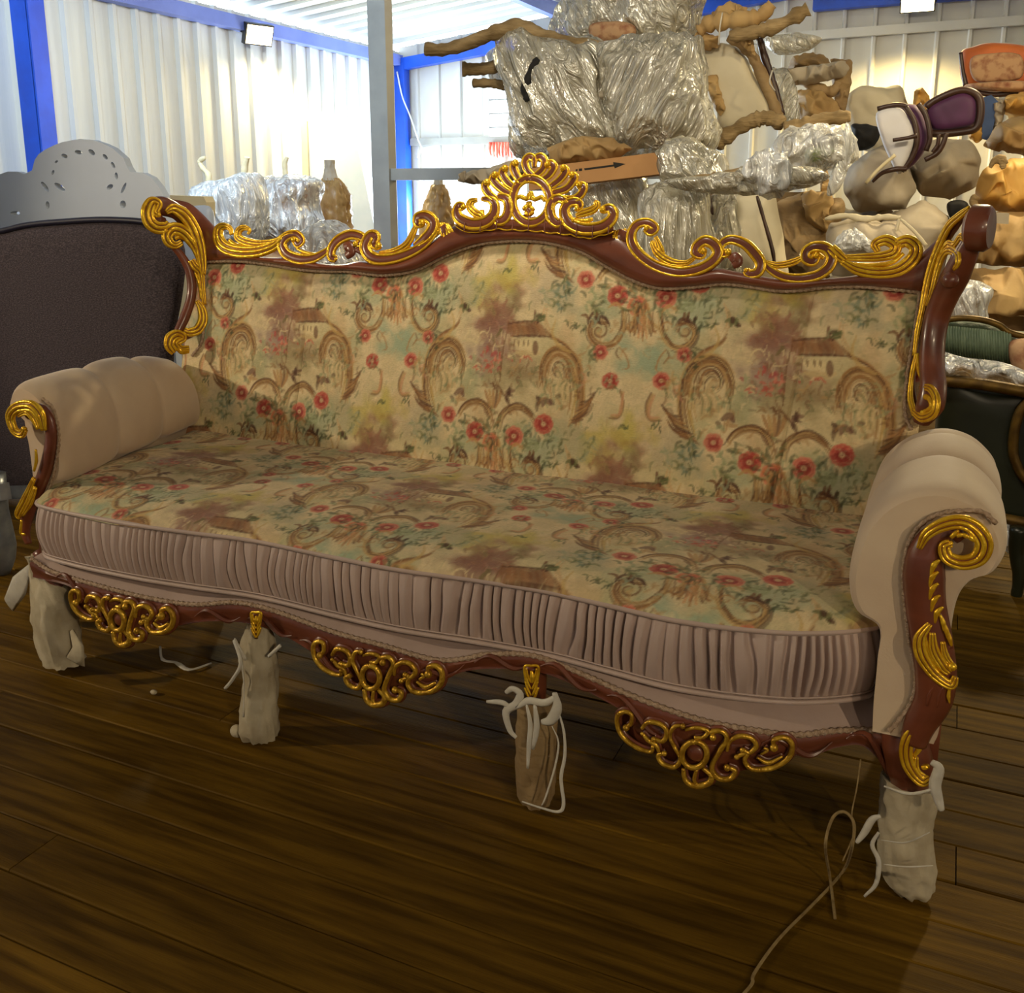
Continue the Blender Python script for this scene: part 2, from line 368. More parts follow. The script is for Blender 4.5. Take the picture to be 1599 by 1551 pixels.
# back wall (plane y = YW)
b = MB(); ks = ribbed(1, XW, 4.2, 0, 0, YW, .24, .026, .02, .012, 1)
BO = [(-5.05, -3.45, .62, 1.07), (-4.30, -3.62, 1.62, 2.20)]     # low opening, window
for (xa, da), (xb, db) in zip(ks[:-1], ks[1:]):
    segs = [(0., None)]
    m = (xa+xb)/2; cuts = [o for o in BO if o[0] <= m <= o[1]]
    zs = []; z = 0.
    for o in sorted(cuts, key=lambda q: q[2]):
        if o[2] > z: zs.append((z, o[2]))
        z = o[3]
    zs.append((z, 99))
    for za, zb in zs:
        top = lambda x: zc(x)+.12 if zb > 50 else zb
        b.add([(xa, YW-da, za), (xb, YW-db, za), (xb, YW-db, top(xb)), (xa, YW-da, top(xa))], [[0, 1, 2, 3]])
struct(b.build('wall_back', MT['sheet'], smooth=False))
b = MB(); b.box((4.2, -3, 0), (4.25, YW, zc(4.2)+.1)); struct(b.build('wall_right', MT['sheet'], smooth=False))
b = MB(); b.box((XW, -3.05, 0), (4.2, -3, zc(4.2)+.1)); struct(b.build('wall_front', MT['sheet'], smooth=False))
# ceiling: roof sheet ribs run along X (up the slope)
b = MB(); ks = ribbed(0, -3, YW+.05, 0, 0, 0, .24, .03, .03, .012, 1)
for (ya, da), (yb, db) in zip(ks[:-1], ks[1:]):
    b.add([(XW-.1, ya, zc(XW-.1)+.16-da), (4.3, ya, zc(4.3)+.16-da), (4.3, yb, zc(4.3)+.16-db), (XW-.1, yb, zc(XW-.1)+.16-db)], [[0, 1, 2, 3]])
struct(b.build('ceiling', MT['roof'], smooth=False))
# steel: eave beam, purlins, corner post, wall post, gable beam, girts
def beam(name, a, c, w, h, mat): 
    q = MB(); q.beam(a, c, w, h); return struct(q.build(name, MT[mat], smooth=False))
beam('trim_1', (XW+.06, -2.9, ZE), (XW+.06, YW-.1, ZE), .10, .10, 'bluegrey')
for i, x in enumerate((-3.42, -2.2, -.6, 1.2)): beam('trim_%d' % (2+i), (x, -2.9, zc(x)+.06), (x, YW-.1, zc(x)+.06), .07, .12, 'bluegrey')
beam('trim_6', (XW+.09, YW-.10, 0), (XW+.09, YW-.10, ZE-.02), .11, .11, 'blue')
beam('trim_7', (XW+.05, YW-.10, zc(XW)-.06), (-1.2, YW-.10, zc(-1.2)-.10), .10, .11, 'blue')
beam('trim_8', (-1.25, YW-.10, 2.67), (2.2, YW-.10, 2.68), .10, .11, 'blue')
q = MB(); q.beam((XW+.09, 4.42, 0), (XW+.09, 4.42, ZE), .15, .13); q.beam((XW+.17, 4.38, 0), (XW+.17, 4.38, ZE), .02, .05)
struct(q.build('trim_9', MT['blue'], smooth=False))
beam('trim_10', (XW+.16, YW-.06, 1.645), (-3.62, YW-.06, 1.645), .05, .07, 'steel')
beam('trim_11', (-2.4, YW-.06, 2.42), (2.2, YW-.06, 2.46), .05, .07, 'sheet')
# column and railing
q = MB(); q.box((-3.535, 5.56, 0), (-3.405, 5.65, 2.9)); q.box((-3.56, 5.54, 0), (-3.37, 5.71, .012))
column = struct(q.build('trim_12', MT['steel'], smooth=False)); tag(column, None, None)
rail = empty('guard_rail', 'grey steel guard rail running right from the grey column', 'railing', loc=(-3.38, 5.62, 0))
q = MB(); q.box((-3.404, 5.58, 1.225), (-1.45, 5.65, 1.30)); q.build('handrail', MT['steel'], rail, False)
q = MB(); q.box((-1.50, 5.585, 0), (-1.44, 5.655, 1.31)); q.build('post', MT['steel'], rail, False)
q = MB(); q.box((-3.404, 5.60, .01), (-1.50, 5.62, .80)); q.build('daylight_blocker', MT['steel'], rail, False)  # unseen panel added to keep daylight from passing under the sofa
# window in the back wall: frame, bars
wn = empty('window_1', None, None); wn['kind'] = 'structure'
q = MB(); x0, x1, z0, z1 = -4.30, -3.62, 1.62, 2.20
for a, c in (((x0, z0), (x1, z0)), ((x1, z0), (x1, z1)), ((x1, z1), (x0, z1)), ((x0, z1), (x0, z0))):
    q.beam((a[0], YW-.02, a[1]), (c[0], YW-.02, c[1]), .05, .03, up=(0, 1, 0))
q.build('window_frame', MT['sheet'], wn, False)
for z in (1.77, 1.90, 2.03):
    q = MB(); q.beam((x0, YW, z), (x1, YW, z), .012, .012); q.build('window_bar', MT['steel'], wn, False)
m = bpy.data.materials.new('window_glass'); m.use_nodes = True
gb = m.node_tree.nodes['Principled BSDF']; gb.inputs['Transmission Weight'].default_value = 1; gb.inputs['Roughness'].default_value = 0; gb.inputs['IOR'].default_value = 1.02
q = MB(); q.box((x0, YW+.01, z0), (x1, YW+.014, z1)); q.build('window_pane', m, wn, False)
# sunlit ground outside
q = MB(); q.box((-16, YW+.3, -1.2), (6, 30, -1.15)); q.box((-30, -3, -1.2), (XW-.3, 30, -1.16)); struct(q.build('ground', MT['white'], smooth=False))

# floodlights
def flood(name, c, n, label, w=.17, h=.13):
    n = np.asarray(n, float); n /= np.linalg.norm(n); up = np.array([0, 0, 1.]); sd = np.cross(n, up); sd /= np.linalg.norm(sd); u = np.cross(sd, n); c = np.asarray(c, float)
    r = empty(name, label, 'floodlight', loc=tuple(c))
    q = MB(); q.beam(c-n*.05, c, h, w, up=sd); q.build('housing', MT['housing'], r, False)
    q = MB(); v = [c+n*.004+sd*i*w*.46+u*j*h*.44 for i, j in ((-1, -1), (1, -1), (1, 1), (-1, 1))]; q.add(v, [[0, 1, 2, 3]])
    m = bpy.data.materials.new('lamp_lens'); m.use_nodes = True; e = m.node_tree.nodes['Principled BSDF']
    e.inputs['Emission Color'].default_value = (1, .82, .42, 1); e.inputs['Emission Strength'].default_value = 9
    q.build('lens', m, r, False)
    q = MB(); q.tube([c-n*.05-sd*w*.5, c-n*.12-sd*w*.5, c-n*.12+sd*w*.5, c-n*.05+sd*w*.5], .008, 5); q.build('bracket', MT['housing'], r, True)
flood('floodlight', onx(405, 55, XW+.17), (.85, -.35, -.35), 'small floodlight glowing under the eave beam on left wall', .24, .16)
flood('floodlight', ony(1433, 6, YW-.2), (0, -1, -.4), 'small floodlight glowing high on back wall above the furniture pile', .26, .13)
# loose white cable by the corner post
q = MB(); q.tube(cr([ony(620, 112, 8.72), ony(628, 150, 8.72), ony(640, 180, 8.72), ony(652, 215, 8.72), ony(658, 232, 8.72), ony(652, 246, 8.72)], 6), .008, 5)
tag(q.build('cable', MT['cable']), 'thin white cable hanging beside the blue corner post', 'cable')
# ================================================================== tapestry print (a repeat, half-drop), painted into a colour attribute
DU, DV, STEP = .345, .349, .0014            # half period across, drop
NU, NV = int(2*DU/STEP), int(2*DV/STEP)
CAN = np.zeros((NV, NU, 3))
HX, HZ = -.948, .800                         # centre of the middle cottage on the back
UK = np.array([-2.3, -1.600, -.948, -.252, .2]); UVK = np.array([-1.073*2*DU+.0, -2*DU, 0, 2*DU, 2*DU+.452*.98])
UVK[0] = -2*DU-(.70)
def u_of(x): return np.interp(x, UK, UVK)
gu, gv = np.meshgrid(np.arange(NU), np.arange(NV))
def pn(fu, fv, seed):                        # periodic noise on the canvas
    a = 2*math.pi*gu/NU; b_ = 2*math.pi*gv/NV
    P = np.stack([np.cos(a)*fu, np.sin(a)*fu+np.cos(b_)*fv, np.sin(b_)*fv], -1).reshape(-1, 3)
    return fbm(P, 3, seed).reshape(NV, NU)
n1, n2, n3 = pn(1.1, 1.1, 3), pn(1.6, 1.6, 11), pn(5, 5, 23)
base = np.array(s2l((222, 200, 156))); CAN[:] = base
def over(mask, c, sl=None):
    c = np.array(s2l(c)); m = mask[..., None]
    if sl is None: CAN[:] = CAN*(1-m)+c*m
    else: CAN[sl] = CAN[sl]*(1-m)+c*m
over(np.clip(n1*.9+.05, 0, .55), (190, 180, 130)); over(np.clip(n2*1.0-.1, 0, .5), (204, 170, 124)); over(np.clip(n3*.5, 0, .22), (178, 160, 112))
def cells(u, v, r):
    """wrapped sub-windows of the canvas covering the disc (u, v, r) for both half-drop copies"""
    for k in (0, 1):
        iu, iv = (u+k*DU)/STEP, (v-k*DV)/STEP; R_ = int(r/STEP)+2
        a0, b0 = int(math.floor(iu)), int(math.floor(iv))
        cu = np.arange(a0-R_, a0+R_+1); cv = np.arange(b0-R_, b0+R_+1)
        sl = np.ix_(cv % NV, cu % NU)
        yield sl, (cu[None, :]-iu)*STEP+0*cv[:, None], (cv[:, None]-iv)*STEP+0*cu[None, :]
def z2(X, Y):
    p = PB(600+X/3.553, 370+Y/3.553); return u_of(p[0]), p[2]-HZ
def z3(X, Y):
    p = PB(900+X/2.907, 370+Y/2.907); return u_of(p[0])-DU, p[2]-HZ-DV
def blotch(q, rx, ry, c, a, rough=.5, seed=0):
    u, v = q; R_ = max(rx, ry)*1.5
    for sl, du, dv in cells(u, v, R_):
        nz = fbm(np.stack([du/.035+seed*3.1, dv/.035, 0*du+seed], -1).reshape(-1, 3), 3, seed).reshape(du.shape)
        d = np.sqrt((du/rx)**2+(dv/ry)**2)+nz*rough*.5
        over(np.clip((1-d)*1.6, 0, 1)**1.2*a, c, sl)
def stroke(pts, w0, w1, c, a=.8, soft=.35):
    p = cr(pts, 6); m = p.mean(0); r = np.linalg.norm(p-m, axis=1).max()+max(w0, w1)*1.5+.002
    for sl, du, dv in cells(m[0], m[1], r):
        best = np.full(du.shape, 9.); 
        for i in range(len(p)-1):
            ax, ay = p[i]-m; bx, by = p[i+1]-m; dx, dy = bx-ax, by-ay; L2 = dx*dx+dy*dy+1e-12
            t = np.clip(((du-ax)*dx+(dv-ay)*dy)/L2, 0, 1); s_ = (i+t)/(len(p)-1)
            w = w0+(w1-w0)*s_; w = w*(.35+.65*np.sqrt(np.clip(np.sin(math.pi*np.clip(s_, .03, .97)), 0, 1)))
            best = np.minimum(best, np.hypot(du-ax-t*dx, dv-ay-t*dy)/w)
        over(np.clip((1-best)/soft, 0, 1)*a, c, sl)
def Z2(*xy): return [z2(*q) for q in xy]
def Z3(*xy): return [z3(*q) for q in xy]
BR, TAN, OCH, CRM, DKB = (116, 74, 42), (176, 128, 76), (190, 150, 92), (226, 204, 154), (84, 50, 34)
SAGE, AQUA, GRN, DGR = (152, 158, 116), (150, 168, 138), (104, 110, 66), (66, 74, 46)
RED, COR, PNK, DRD, ORG = (186, 70, 58), (202, 102, 82), (220, 136, 110), (130, 36, 32), (208, 116, 72)
rr = random.Random(5)
def leaves(q, rx, ry, n, cols, L=.016, w=.0035, a=.62):
    w = w*1.35
    for i in range(n):
        t = rr.random()*6.283; r = math.sqrt(rr.random()); u, v = q[0]+rx*r*math.cos(t), q[1]+ry*r*math.sin(t)
        an = rr.random()*6.283; l = L*(.6+.8*rr.random())
        stroke([(u, v), (u+l*.5*math.cos(an), v+l*.5*math.sin(an)+.002), (u+l*math.cos(an+.3), v+l*math.sin(an+.3))], w, w*.6, rr.choice(cols), a)
def flower(q, r, c, dark, light, petals=7):
    u, v = q; blotch(q, r*1.15, r*1.1, c, .8, .5, petals); blotch(q, r*.8, r*.75, dark, .45, .6, petals)
    a0 = rr.random()*6
    for ring_, n_, sz in ((.74, petals, .40), (.42, max(4, petals-2), .34)):
        for k in range(n_):
            a = a0+ring_*3+k*6.283/n_; cu, cv = u+ring_*r*math.cos(a), v+ring_*r*math.sin(a)*.92
            tx, ty = -math.sin(a)*r*sz, math.cos(a)*r*sz
            stroke([(cu-tx, cv-ty), (cu+.10*r*math.cos(a), cv+.10*r*math.sin(a)), (cu+tx, cv+ty)], r*.30, r*.30, c if ring_ > .5 else (164, 54, 46), .75, .6)
            stroke([(cu-tx*.9+.2*r*math.cos(a), cv-ty*.9+.2*r*math.sin(a)), (cu+.30*r*math.cos(a), cv+.30*r*math.sin(a)), (cu+tx*.9+.2*r*math.cos(a), cv+ty*.9+.2*r*math.sin(a))], r*.09, r*.07, light, .75)
            stroke([(cu-tx-.12*r*math.cos(a), cv-ty-.12*r*math.sin(a)), (cu-.05*r*math.cos(a), cv-.05*r*math.sin(a)), (cu+tx-.12*r*math.cos(a), cv+ty-.12*r*math.sin(a))], r*.07, r*.05, dark, .55)
    blotch(q, r*.28, r*.26, (226, 200, 150), .8, .3); blotch(q, r*.13, r*.12, dark, .9, .2)
def spiral(c, r0, r1, a0, turns, w, col, a=.8, n=22, sq=1.):
    t = np.linspace(0, 1, n); an = a0+turns*6.283*t; r = r0+(r1-r0)*t
    stroke([(c[0]+r_*math.cos(x)*sq, c[1]+r_*math.sin(x)) for r_, x in zip(r, an)], w, w*.5, col, a)
# soft ground colours
blotch(z2(560, 330), .060, .075, (188, 172, 74), .62, .8, 1); blotch(z2(700, 260), .045, .05, (186, 176, 92), .5, .8, 2)
blotch(z2(900, 270), .07, .06, (188, 170, 142), .5, .8, 3); blotch(z2(640, 420), .065, .095, (142, 92, 72), .85, .9, 4)
blotch(z2(700, 340), .035, .05, (124, 112, 70), .6, .9, 5); blotch(z2(580, 560), .085, .065, (142, 102, 90), .7, .9, 6)
blotch(z2(540, 690), .07, .06, (150, 122, 114), .65, .9, 7); blotch(z2(700, 760), .10, .06, (150, 134, 92), .6, .9, 8)
blotch(z2(480, 800), .05, .06, SAGE, .6, .8, 9); blotch(z2(250, 1060), .05, .06, (158, 156, 128), .55, .9, 10)
blotch(z2(1060, 1150), .06, .075, (162, 160, 126), .55, .9, 11); blotch(z2(320, 850), .045, .05, (196, 188, 140), .5, .9, 12)
blotch(z2(980, 860), .05, .06, (204, 196, 148), .5, .9, 13); blotch(z2(420, 1200), .06, .06, SAGE, .4, .9, 14)
blotch(z3(300, 540), .10, .06, AQUA, .85, .7, 15); blotch(z3(120, 330), .05, .05, AQUA, .45, .9, 16); blotch(z3(520, 340), .07, .07, AQUA, .65, .9, 17)
blotch(z3(420, 260), .09, .035, SAGE, .55, .9, 18); blotch(z3(560, 560), .045, .06, SAGE, .5, .9, 19); blotch(z3(60, 560), .04, .05, SAGE, .5, .9, 20)
blotch(z3(240, 900), .07, .055, (196, 178, 78), .6, .9, 21)
# tree and cottage
blotch(z2(800, 505), .052, .030, (140, 92, 58), .6, .7, 41); blotch(z2(600, 450), .05, .05, (128, 84, 66), .5, .9, 42); blotch(z2(770, 720), .07, .035, (128, 98, 64), .45, .9, 43)
for k in range(46):
    a = rr.random(); q = z2(520+230*rr.random(), 330+330*rr.random()); leaves(q, .006, .006, 1, [(132, 88, 68), (156, 104, 82), (118, 104, 62), (168, 122, 90)], .02, .004, .55)
stroke(Z2((640, 800), (655, 640), (690, 480)), .0035, .002, BR, .7); stroke(Z2((620, 820), (610, 720), (640, 600)), .003, .002, (130, 92, 60), .6)
stroke(Z2((850, 640), (800, 610), (740, 590)), .020, .020, CRM, .85, .5); stroke(Z2((735, 640), (800, 650), (860, 640)), .012, .010, (204, 176, 124), .7, .6)
for k in range(7): stroke(Z2((690+k*26, 478-k*1), (712+k*30, 545)), .011, .013, rr.choice([(140, 94, 58), (156, 106, 66), (128, 84, 54)]), .8, .5)
stroke(Z2((690, 482), (780, 468), (880, 464)), .003, .003, DKB, .7); stroke(Z2((718, 552), (820, 548), (935, 555)), .004, .003, DKB, .7)
stroke(Z2((838, 475), (838, 410)), .005, .005, (120, 74, 50), .85)
stroke(Z2((840, 645), (840, 585)), .010, .010, (122, 86, 62), .85, .4)
for x in (745, 775, 800): stroke(Z2((x, 605), (x, 575)), .003, .003, (126, 92, 62), .75)
stroke(Z2((720, 640), (722, 560)), .002, .002, (130, 92, 60), .7)
leaves(z2(570, 690), .05, .03, 26, [COR, RED, (178, 86, 84), PNK], .012, .004, .7); leaves(z2(720, 670), .05, .012, 10, [COR, RED, CRM], .009, .003, .7)
leaves(z2(760, 760), .07, .03, 34, [GRN, BR, OCH, (132, 104, 66)], .016, .003, .5); leaves(z2(530, 740), .045, .04, 26, [(140, 124, 96), SAGE, (160, 150, 110), CRM], .014, .003, .6)
leaves(z2(600, 560), .055, .03, 24, [CRM, (176, 134, 110), (138, 94, 84)], .020, .002, .6)
# big side scrolls (left, then mirrored with its own measures): leafy bundles of brush strokes
def bundle_of(pts, n, spread, cols, w=(.0022, .0046), a=.62, sub=(.35, .8)):
    p = cr(pts, 8); k = len(p); T = np.gradient(p, axis=0); T /= np.linalg.norm(T, axis=1)[:, None]+1e-9; S = np.stack([-T[:, 1], T[:, 0]], 1)
    for _ in range(n):
        ln = int(k*rr.uniform(*sub)); i0 = rr.randrange(0, max(1, k-ln)); i1 = min(k, i0+ln)
        o0, o1 = rr.uniform(-1, 1)*spread, rr.uniform(-1, 1)*spread; m = i1-i0
        q = p[i0:i1]+S[i0:i1]*np.linspace(o0, o0*.6+o1*.4, m)[:, None]
        stroke(resamp(q, 6), rr.uniform(*w), rr.uniform(*w)*.7, rr.choice(cols), a*rr.uniform(.7, 1.15), .6)
ACB = [BR, OCH, TAN, CRM, BR, DKB, (150, 108, 62), (204, 170, 110), (132, 92, 52)]
def bigscroll(cx, cy, s):
    def q(*xy): return [z2(cx+s*x, cy+y) for x, y in xy]
    blotch(z2(cx+s*-20, cy+60), .045, .10, (186, 152, 98), .55, .7, 31)
    bundle_of(q((-70, 330), (-105, 200), (-105, 60), (-82, -40), (-25, -95), (45, -90), (82, -20), (90, 60), (70, 130)), 64, .0150, ACB, (.0022, .0052))
    bundle_of(q((-60, 270), (-80, 150), (-70, 40), (-40, -30)), 16, .011, [OCH, (196, 166, 96), CRM, TAN, BR], (.002, .004))
    stroke(q((-112, 100), (-108, -10), (-70, -85), (0, -118), (62, -90), (98, -10), (96, 70)), .0030, .0022, DKB, .6)
    bundle_of(q((-52, 130), (-52, 30), (-28, -42), (22, -50), (52, -5), (44, 48)), 30, .009, [DKB, BR, TAN, OCH, BR, CRM], (.002, .0042))
    bundle_of(q((-20, 60), (-14, 5), (15, -18), (34, 8), (22, 40), (0, 36)), 18, .006, [CRM, BR, DKB, (222, 200, 152)], (.0018, .0034))
    stroke(q((-50, 40), (-38, -30), (0, -62), (40, -40), (50, 10)), .0028, .002, DKB, .55)
    bundle_of(q((-40, 20), (-20, -40), (20, -50), (45, 0), (30, 50), (-5, 55)), 18, .008, [CRM, DKB, BR, TAN, (220, 196, 150)], (.0018, .0034))
    for k in range(9): stroke(q((-60+k*16, 50+rr.randrange(30)), (-46+k*16, 105), (-50+k*16, 165+rr.randrange(30))), .0036, .002, [CRM, GRN, CRM, (150, 150, 104), CRM, SAGE, TAN, CRM, GRN][k], .6, .6)
    bundle_of(q((-90, -70), (-30, -135), (50, -185), (85, -245)), 8, .004, [BR, DKB, TAN]); stroke(q((-60, -95), (0, -130), (40, -200), (20, -280)), .0065, .003, (200, 164, 98), .7)
    bundle_of(q((50, -200), (84, -300), (60, -390)), 7, .006, [(208, 164, 112), (214, 176, 128), TAN], (.002, .004), .45)
    leaves(z2(cx+s*108, cy-285), .008, .008, 6, [DKB, GRN], .014, .006, .85)
    leaves(z2(cx+s*50, cy+185), .035, .03, 14, [CRM, DKB, SAGE, TAN], .018, .006, .6); stroke(q((50, 190), (80, 170), (95, 200)), .010, .008, (104, 60, 50), .75)
    for k in range(9): stroke(q((-200+k*9, 125+k*19), (-165+k*10, 170+k*15), (-120+k*9, 180+k*17)), .0060, .0035, [DKB, BR, TAN, BR, OCH, DKB, BR, TAN, BR][k], .75, .5)
    bundle_of(q((-185, 160), (-140, 245), (-40, 295)), 9, .008, [BR, DKB, TAN, OCH]); stroke(q((-130, 20), (-140, 60), (-110, 110)), .009, .004, (212, 150, 118), .45)
bigscroll(345, 680, 1); bigscroll(975, 735, -1)
# urn and double arcs
for k in range(5): stroke(Z2((560+k*22, 850), (575+k*16, 900), (592+k*6, 950)), .006, .004, [TAN, OCH, TAN, BR, TAN][k], .8)
leaves(z2(690, 870), .012, .014, 7, [DKB, (110, 64, 52)], .016, .005, .7); leaves(z2(620, 835), .03, .006, 9, [BR, (158, 124, 84)], .016, .003, .7)
bundle_of(Z2((405, 1005), (450, 935), (525, 915), (578, 965), (598, 1075)), 26, .0085, ACB); bundle_of(Z2((630, 1075), (655, 985), (730, 940), (800, 970), (845, 1030)), 26, .0085, ACB)
stroke(Z2((398, 995), (450, 918), (528, 898), (590, 955)), .003, .002, DKB, .7); stroke(Z2((645, 985), (730, 920), (800, 950), (850, 1010)), .003, .002, DKB, .7)
# garland
leaves(z2(260, 1050), .03, .05, 34, [DGR, GRN, (104, 124, 104), (126, 140, 116)], .018, .0035); leaves(z2(420, 1080), .04, .04, 26, [DGR, GRN, SAGE], .018, .004)
leaves(z2(760, 1150), .05, .035, 36, [DGR, GRN, SAGE], .02, .004); leaves(z2(880, 1120), .06, .04, 28, [SAGE, GRN, (140, 146, 116)], .018, .003); leaves(z2(600, 1050), .05, .02, 16, [GRN, DGR], .016, .004)
leaves(z2(930, 1200), .03, .035, 16, [DGR, GRN], .014, .003)
flower(z2(355, 985), .021, COR, DRD, PNK, 6); flower(z2(590, 1140), .023, ORG, (150, 70, 44), PNK, 7); flower(z2(500, 1080), .024, RED, DRD, COR, 7)
flower(z2(720, 1105), .024, COR, DRD, PNK, 8); flower(z2(885, 1038), .0235, RED, DRD, COR, 8)
# fountain and double scroll under the garland
def fan(m):
    for k in range(9):
        x = (k-4)*13
        stroke(Z3((300+x*.5, 300), (300+x*.8, 380), (300+x*1.5, 440+abs(x)*-.9+30)), .0044, .0048, [OCH, TAN, BR, (214, 158, 108), TAN, (214, 158, 108), BR, TAN, OCH][k], .8)
    for k in range(7): bundle_of(Z3((300+(k-3)*8, 330), (300+(k-3)*16, 420), (300+(k-3)*26, 470-abs(k-3)*22)), 4, .004, [OCH, TAN, BR, (214, 158, 108), DKB], (.002, .004))
fan(0)
for s in (-1, 1):
    def q(*xy): return [z3(300+s*x, y+(12 if s > 0 else 0)) for x, y in xy]
    bundle_of(q((78, 320), (84, 400), (122, 475), (185, 492), (232, 455), (238, 410), (208, 374), (165, 380), (152, 425)), 40, .0075, ACB)
    stroke(q((92, 330), (98, 410), (135, 470)), .0026, .002, DKB, .6); stroke(q((130, 505), (190, 512), (244, 470), (254, 410), (215, 358)), .0026, .002, DKB, .6)
    spiral(z3(300+s*195, 425), .020, .004, 1.2, 1.2*s, .0042, BR, .8); blotch(z3(300+s*195, 428), .010, .010, OCH, .6, .4)
    stroke(q((150, 395), (180, 360), (235, 385)), .006, .004, DKB, .85); leaves(z3(300+s*215, 372), .018, .008, 7, [DKB, BR], .018, .004, .85)
    stroke(q((85, 330), (118, 300), (155, 320)), .005, .004, OCH, .8)
    stroke(q((250, 400), (300, 400), (330, 380)), .0016, .001, GRN, .7); leaves(z3(300+s*285, 395), .03, .02, 9, [GRN, DGR], .012, .0025, .7)
    flower(z3(300+s*190, 522+12*(s > 0)), .0175, COR, DRD, PNK, 6); leaves(z3(300+s*225, 560), .016, .03, 10, [DGR, GRN], .014, .0035)
    flower(z3(300+s*145-(0 if s < 0 else 60), 652), .0195, RED if s < 0 else COR, DRD, COR if s < 0 else PNK, 7); leaves(z3(300+s*150, 680), .03, .02, 10, [GRN, SAGE], .012, .003, .6)
    stroke(q((105, 500), (75, 540), (62, 590), (90, 600)), .0035, .002, TAN, .75); stroke(q((110, 500), (120, 530), (95, 560)), .003, .002, BR, .7)
    for k in range(3): stroke(q((100-k*8 if s < 0 else 40+k*8, 695+k*5), (86+k*3 if s < 0 else 18+k*9, 755), (105 if s < 0 else 35, 815-k*6), (150-k*6 if s < 0 else 90-k*5, 820-k*8)), .0056, .004, [BR, OCH, (206, 150, 110)][k], .75, .5)
    leaves(z3(300+s*(85 if s < 0 else 70), 860), .012, .008, 5, [DGR, GRN], .012, .0025, .8)
leaves(z3(300, 300), .06, .025, 22, [DGR, GRN, SAGE], .018, .004, .6)
for c_ in ((560, 1240, -1), (720, 1260, 1)): spiral(z2(c_[0], c_[1]), .014, .004, 0, 1.1*c_[2], .0034, TAN, .75)
for k in range(6): stroke(Z2((520+k*28, 1160), (524+k*27, 1220), (528+k*26, 1300)), .003, .002, [OCH, BR, OCH, (214, 150, 100), CRM, BR][k], .55)
leaves(z2(200, 700), .03, .07, 22, [OCH, TAN, SAGE, BR], .02, .0032, .5); leaves(z2(1120, 760), .03, .07, 22, [OCH, TAN, SAGE, BR], .02, .0032, .5)
leaves(z2(340, 800), .05, .06, 30, [SAGE, CRM, GRN, TAN], .018, .0034, .45); leaves(z2(980, 830), .05, .06, 30, [SAGE, CRM, GRN, TAN], .018, .0034, .45)
leaves(z3(300, 420), .13, .06, 34, [AQUA, SAGE, TAN, (196, 170, 120)], .018, .0034, .45); leaves(z2(600, 1000), .10, .03, 24, [BR, TAN, GRN], .016, .0032, .5)
leaves(z2(150, 1100), .03, .05, 18, [SAGE, (150, 156, 132), GRN], .016, .003, .5); leaves(z2(1080, 1130), .04, .06, 22, [SAGE, (150, 156, 132), GRN], .016, .003, .5)
# stray brush marks
for k in range(620):
    u, v = rr.uniform(0, 2*DU), rr.uniform(0, DV); an = rr.uniform(-.5, .5)+rr.choice([0, 1.57]); l = rr.uniform(.010, .03)
    stroke([(u, v), (u+l*.5*math.cos(an)+.002, v+l*.5*math.sin(an)), (u+l*math.cos(an), v+l*math.sin(an))], .0016, .0012, rr.choice([SAGE, TAN, (196, 178, 132), (168, 140, 100), (150, 140, 108), CRM]), .33, .8)
# thread: fine woven streaks
th = RNG.normal(0, 1, (NV, NU)); th = (th+np.roll(th, 1, 1)+np.roll(th, 2, 1)+np.roll(th, 3, 1))/4; th2 = RNG.normal(0, 1, (NV, NU)); th2 = (th2+np.roll(th2, 1, 0)+np.roll(th2, 2, 0))/3
CAN *= np.clip(1+.07*th+.05*th2, .6, 1.4)[..., None]
def tapestry(u, v):
    """bilinear lookup of the repeat at fabric coordinates (metres)"""
    x = (u/STEP) % NU; y = (v/STEP) % NV; i, j = x.astype(int), y.astype(int); fx, fy = (x-i)[:, None], (y-j)[:, None]
    i1, j1 = (i+1) % NU, (j+1) % NV; i, j = i % NU, j % NV
    return (CAN[j, i]*(1-fx)+CAN[j, i1]*fx)*(1-fy)+(CAN[j1, i]*(1-fx)+CAN[j1, i1]*fx)*fy
def paint(o, rgb):
    at = o.data.color_attributes.new('print', 'FLOAT_COLOR', 'POINT')
    at.data.foreach_set('color', np.hstack([rgb, np.ones((len(rgb), 1))]).astype(np.float32).ravel())
# ================================================================== the sofa
sofa = empty('carved_sofa', 'long floral tapestry sofa with gilded carved frame and beige velvet arms', 'sofa', loc=(-.95, 1.5, 0))
def mpp(P): return np.dot(np.asarray(P)-CAMP, VF)/F
NB = np.array([0, -1, .26]); NB = NB/np.linalg.norm(NB)
# ---- tapestry back
TOP = [(300, 408), (321, 407), (352, 406), (384, 407), (424, 412), (465, 419), (509, 422), (540, 422), (571, 426), (603, 428), (650, 420), (696, 398), (743, 381), (790, 375), (830, 375), (867, 380),
       (910, 393), (945, 413), (980, 432), (1010, 444), (1038, 449), (1079, 447), (1124, 442), (1158, 444), (1210, 452), (1244, 452), (1289, 447), (1347, 446), (1433, 454), (1450, 456)]
TOPC = cr(TOP, 6); TOP3 = np.array([PB(*q) for q in TOPC])
xs = np.linspace(-2.05, -.035, 640); zt = np.interp(xs, TOP3[:, 0], TOP3[:, 2]); vs = np.linspace(0, 1, 190)
X = np.repeat(xs[:, None], 190, 1); Zb = .40+(zt[:, None]-.40)*vs[None]
Yb = 2.08+.26*(Zb-.45)
edge = np.minimum.reduce([(zt[:, None]-Zb)/.05, (X+2.05)/.06, (-.035-X)/.06, np.full_like(X, 1.)]).clip(0, 1)
pad = .022*np.sqrt(1-(1-edge)**2)-.022
for sx in (-1.615, -.296): pad = pad-.006*np.exp(-((X-(sx+.10*(Zb-.7)*(1 if sx > -1 else .3)))/.0035)**2)-.006*np.exp(-((X-sx)/.03)**2)
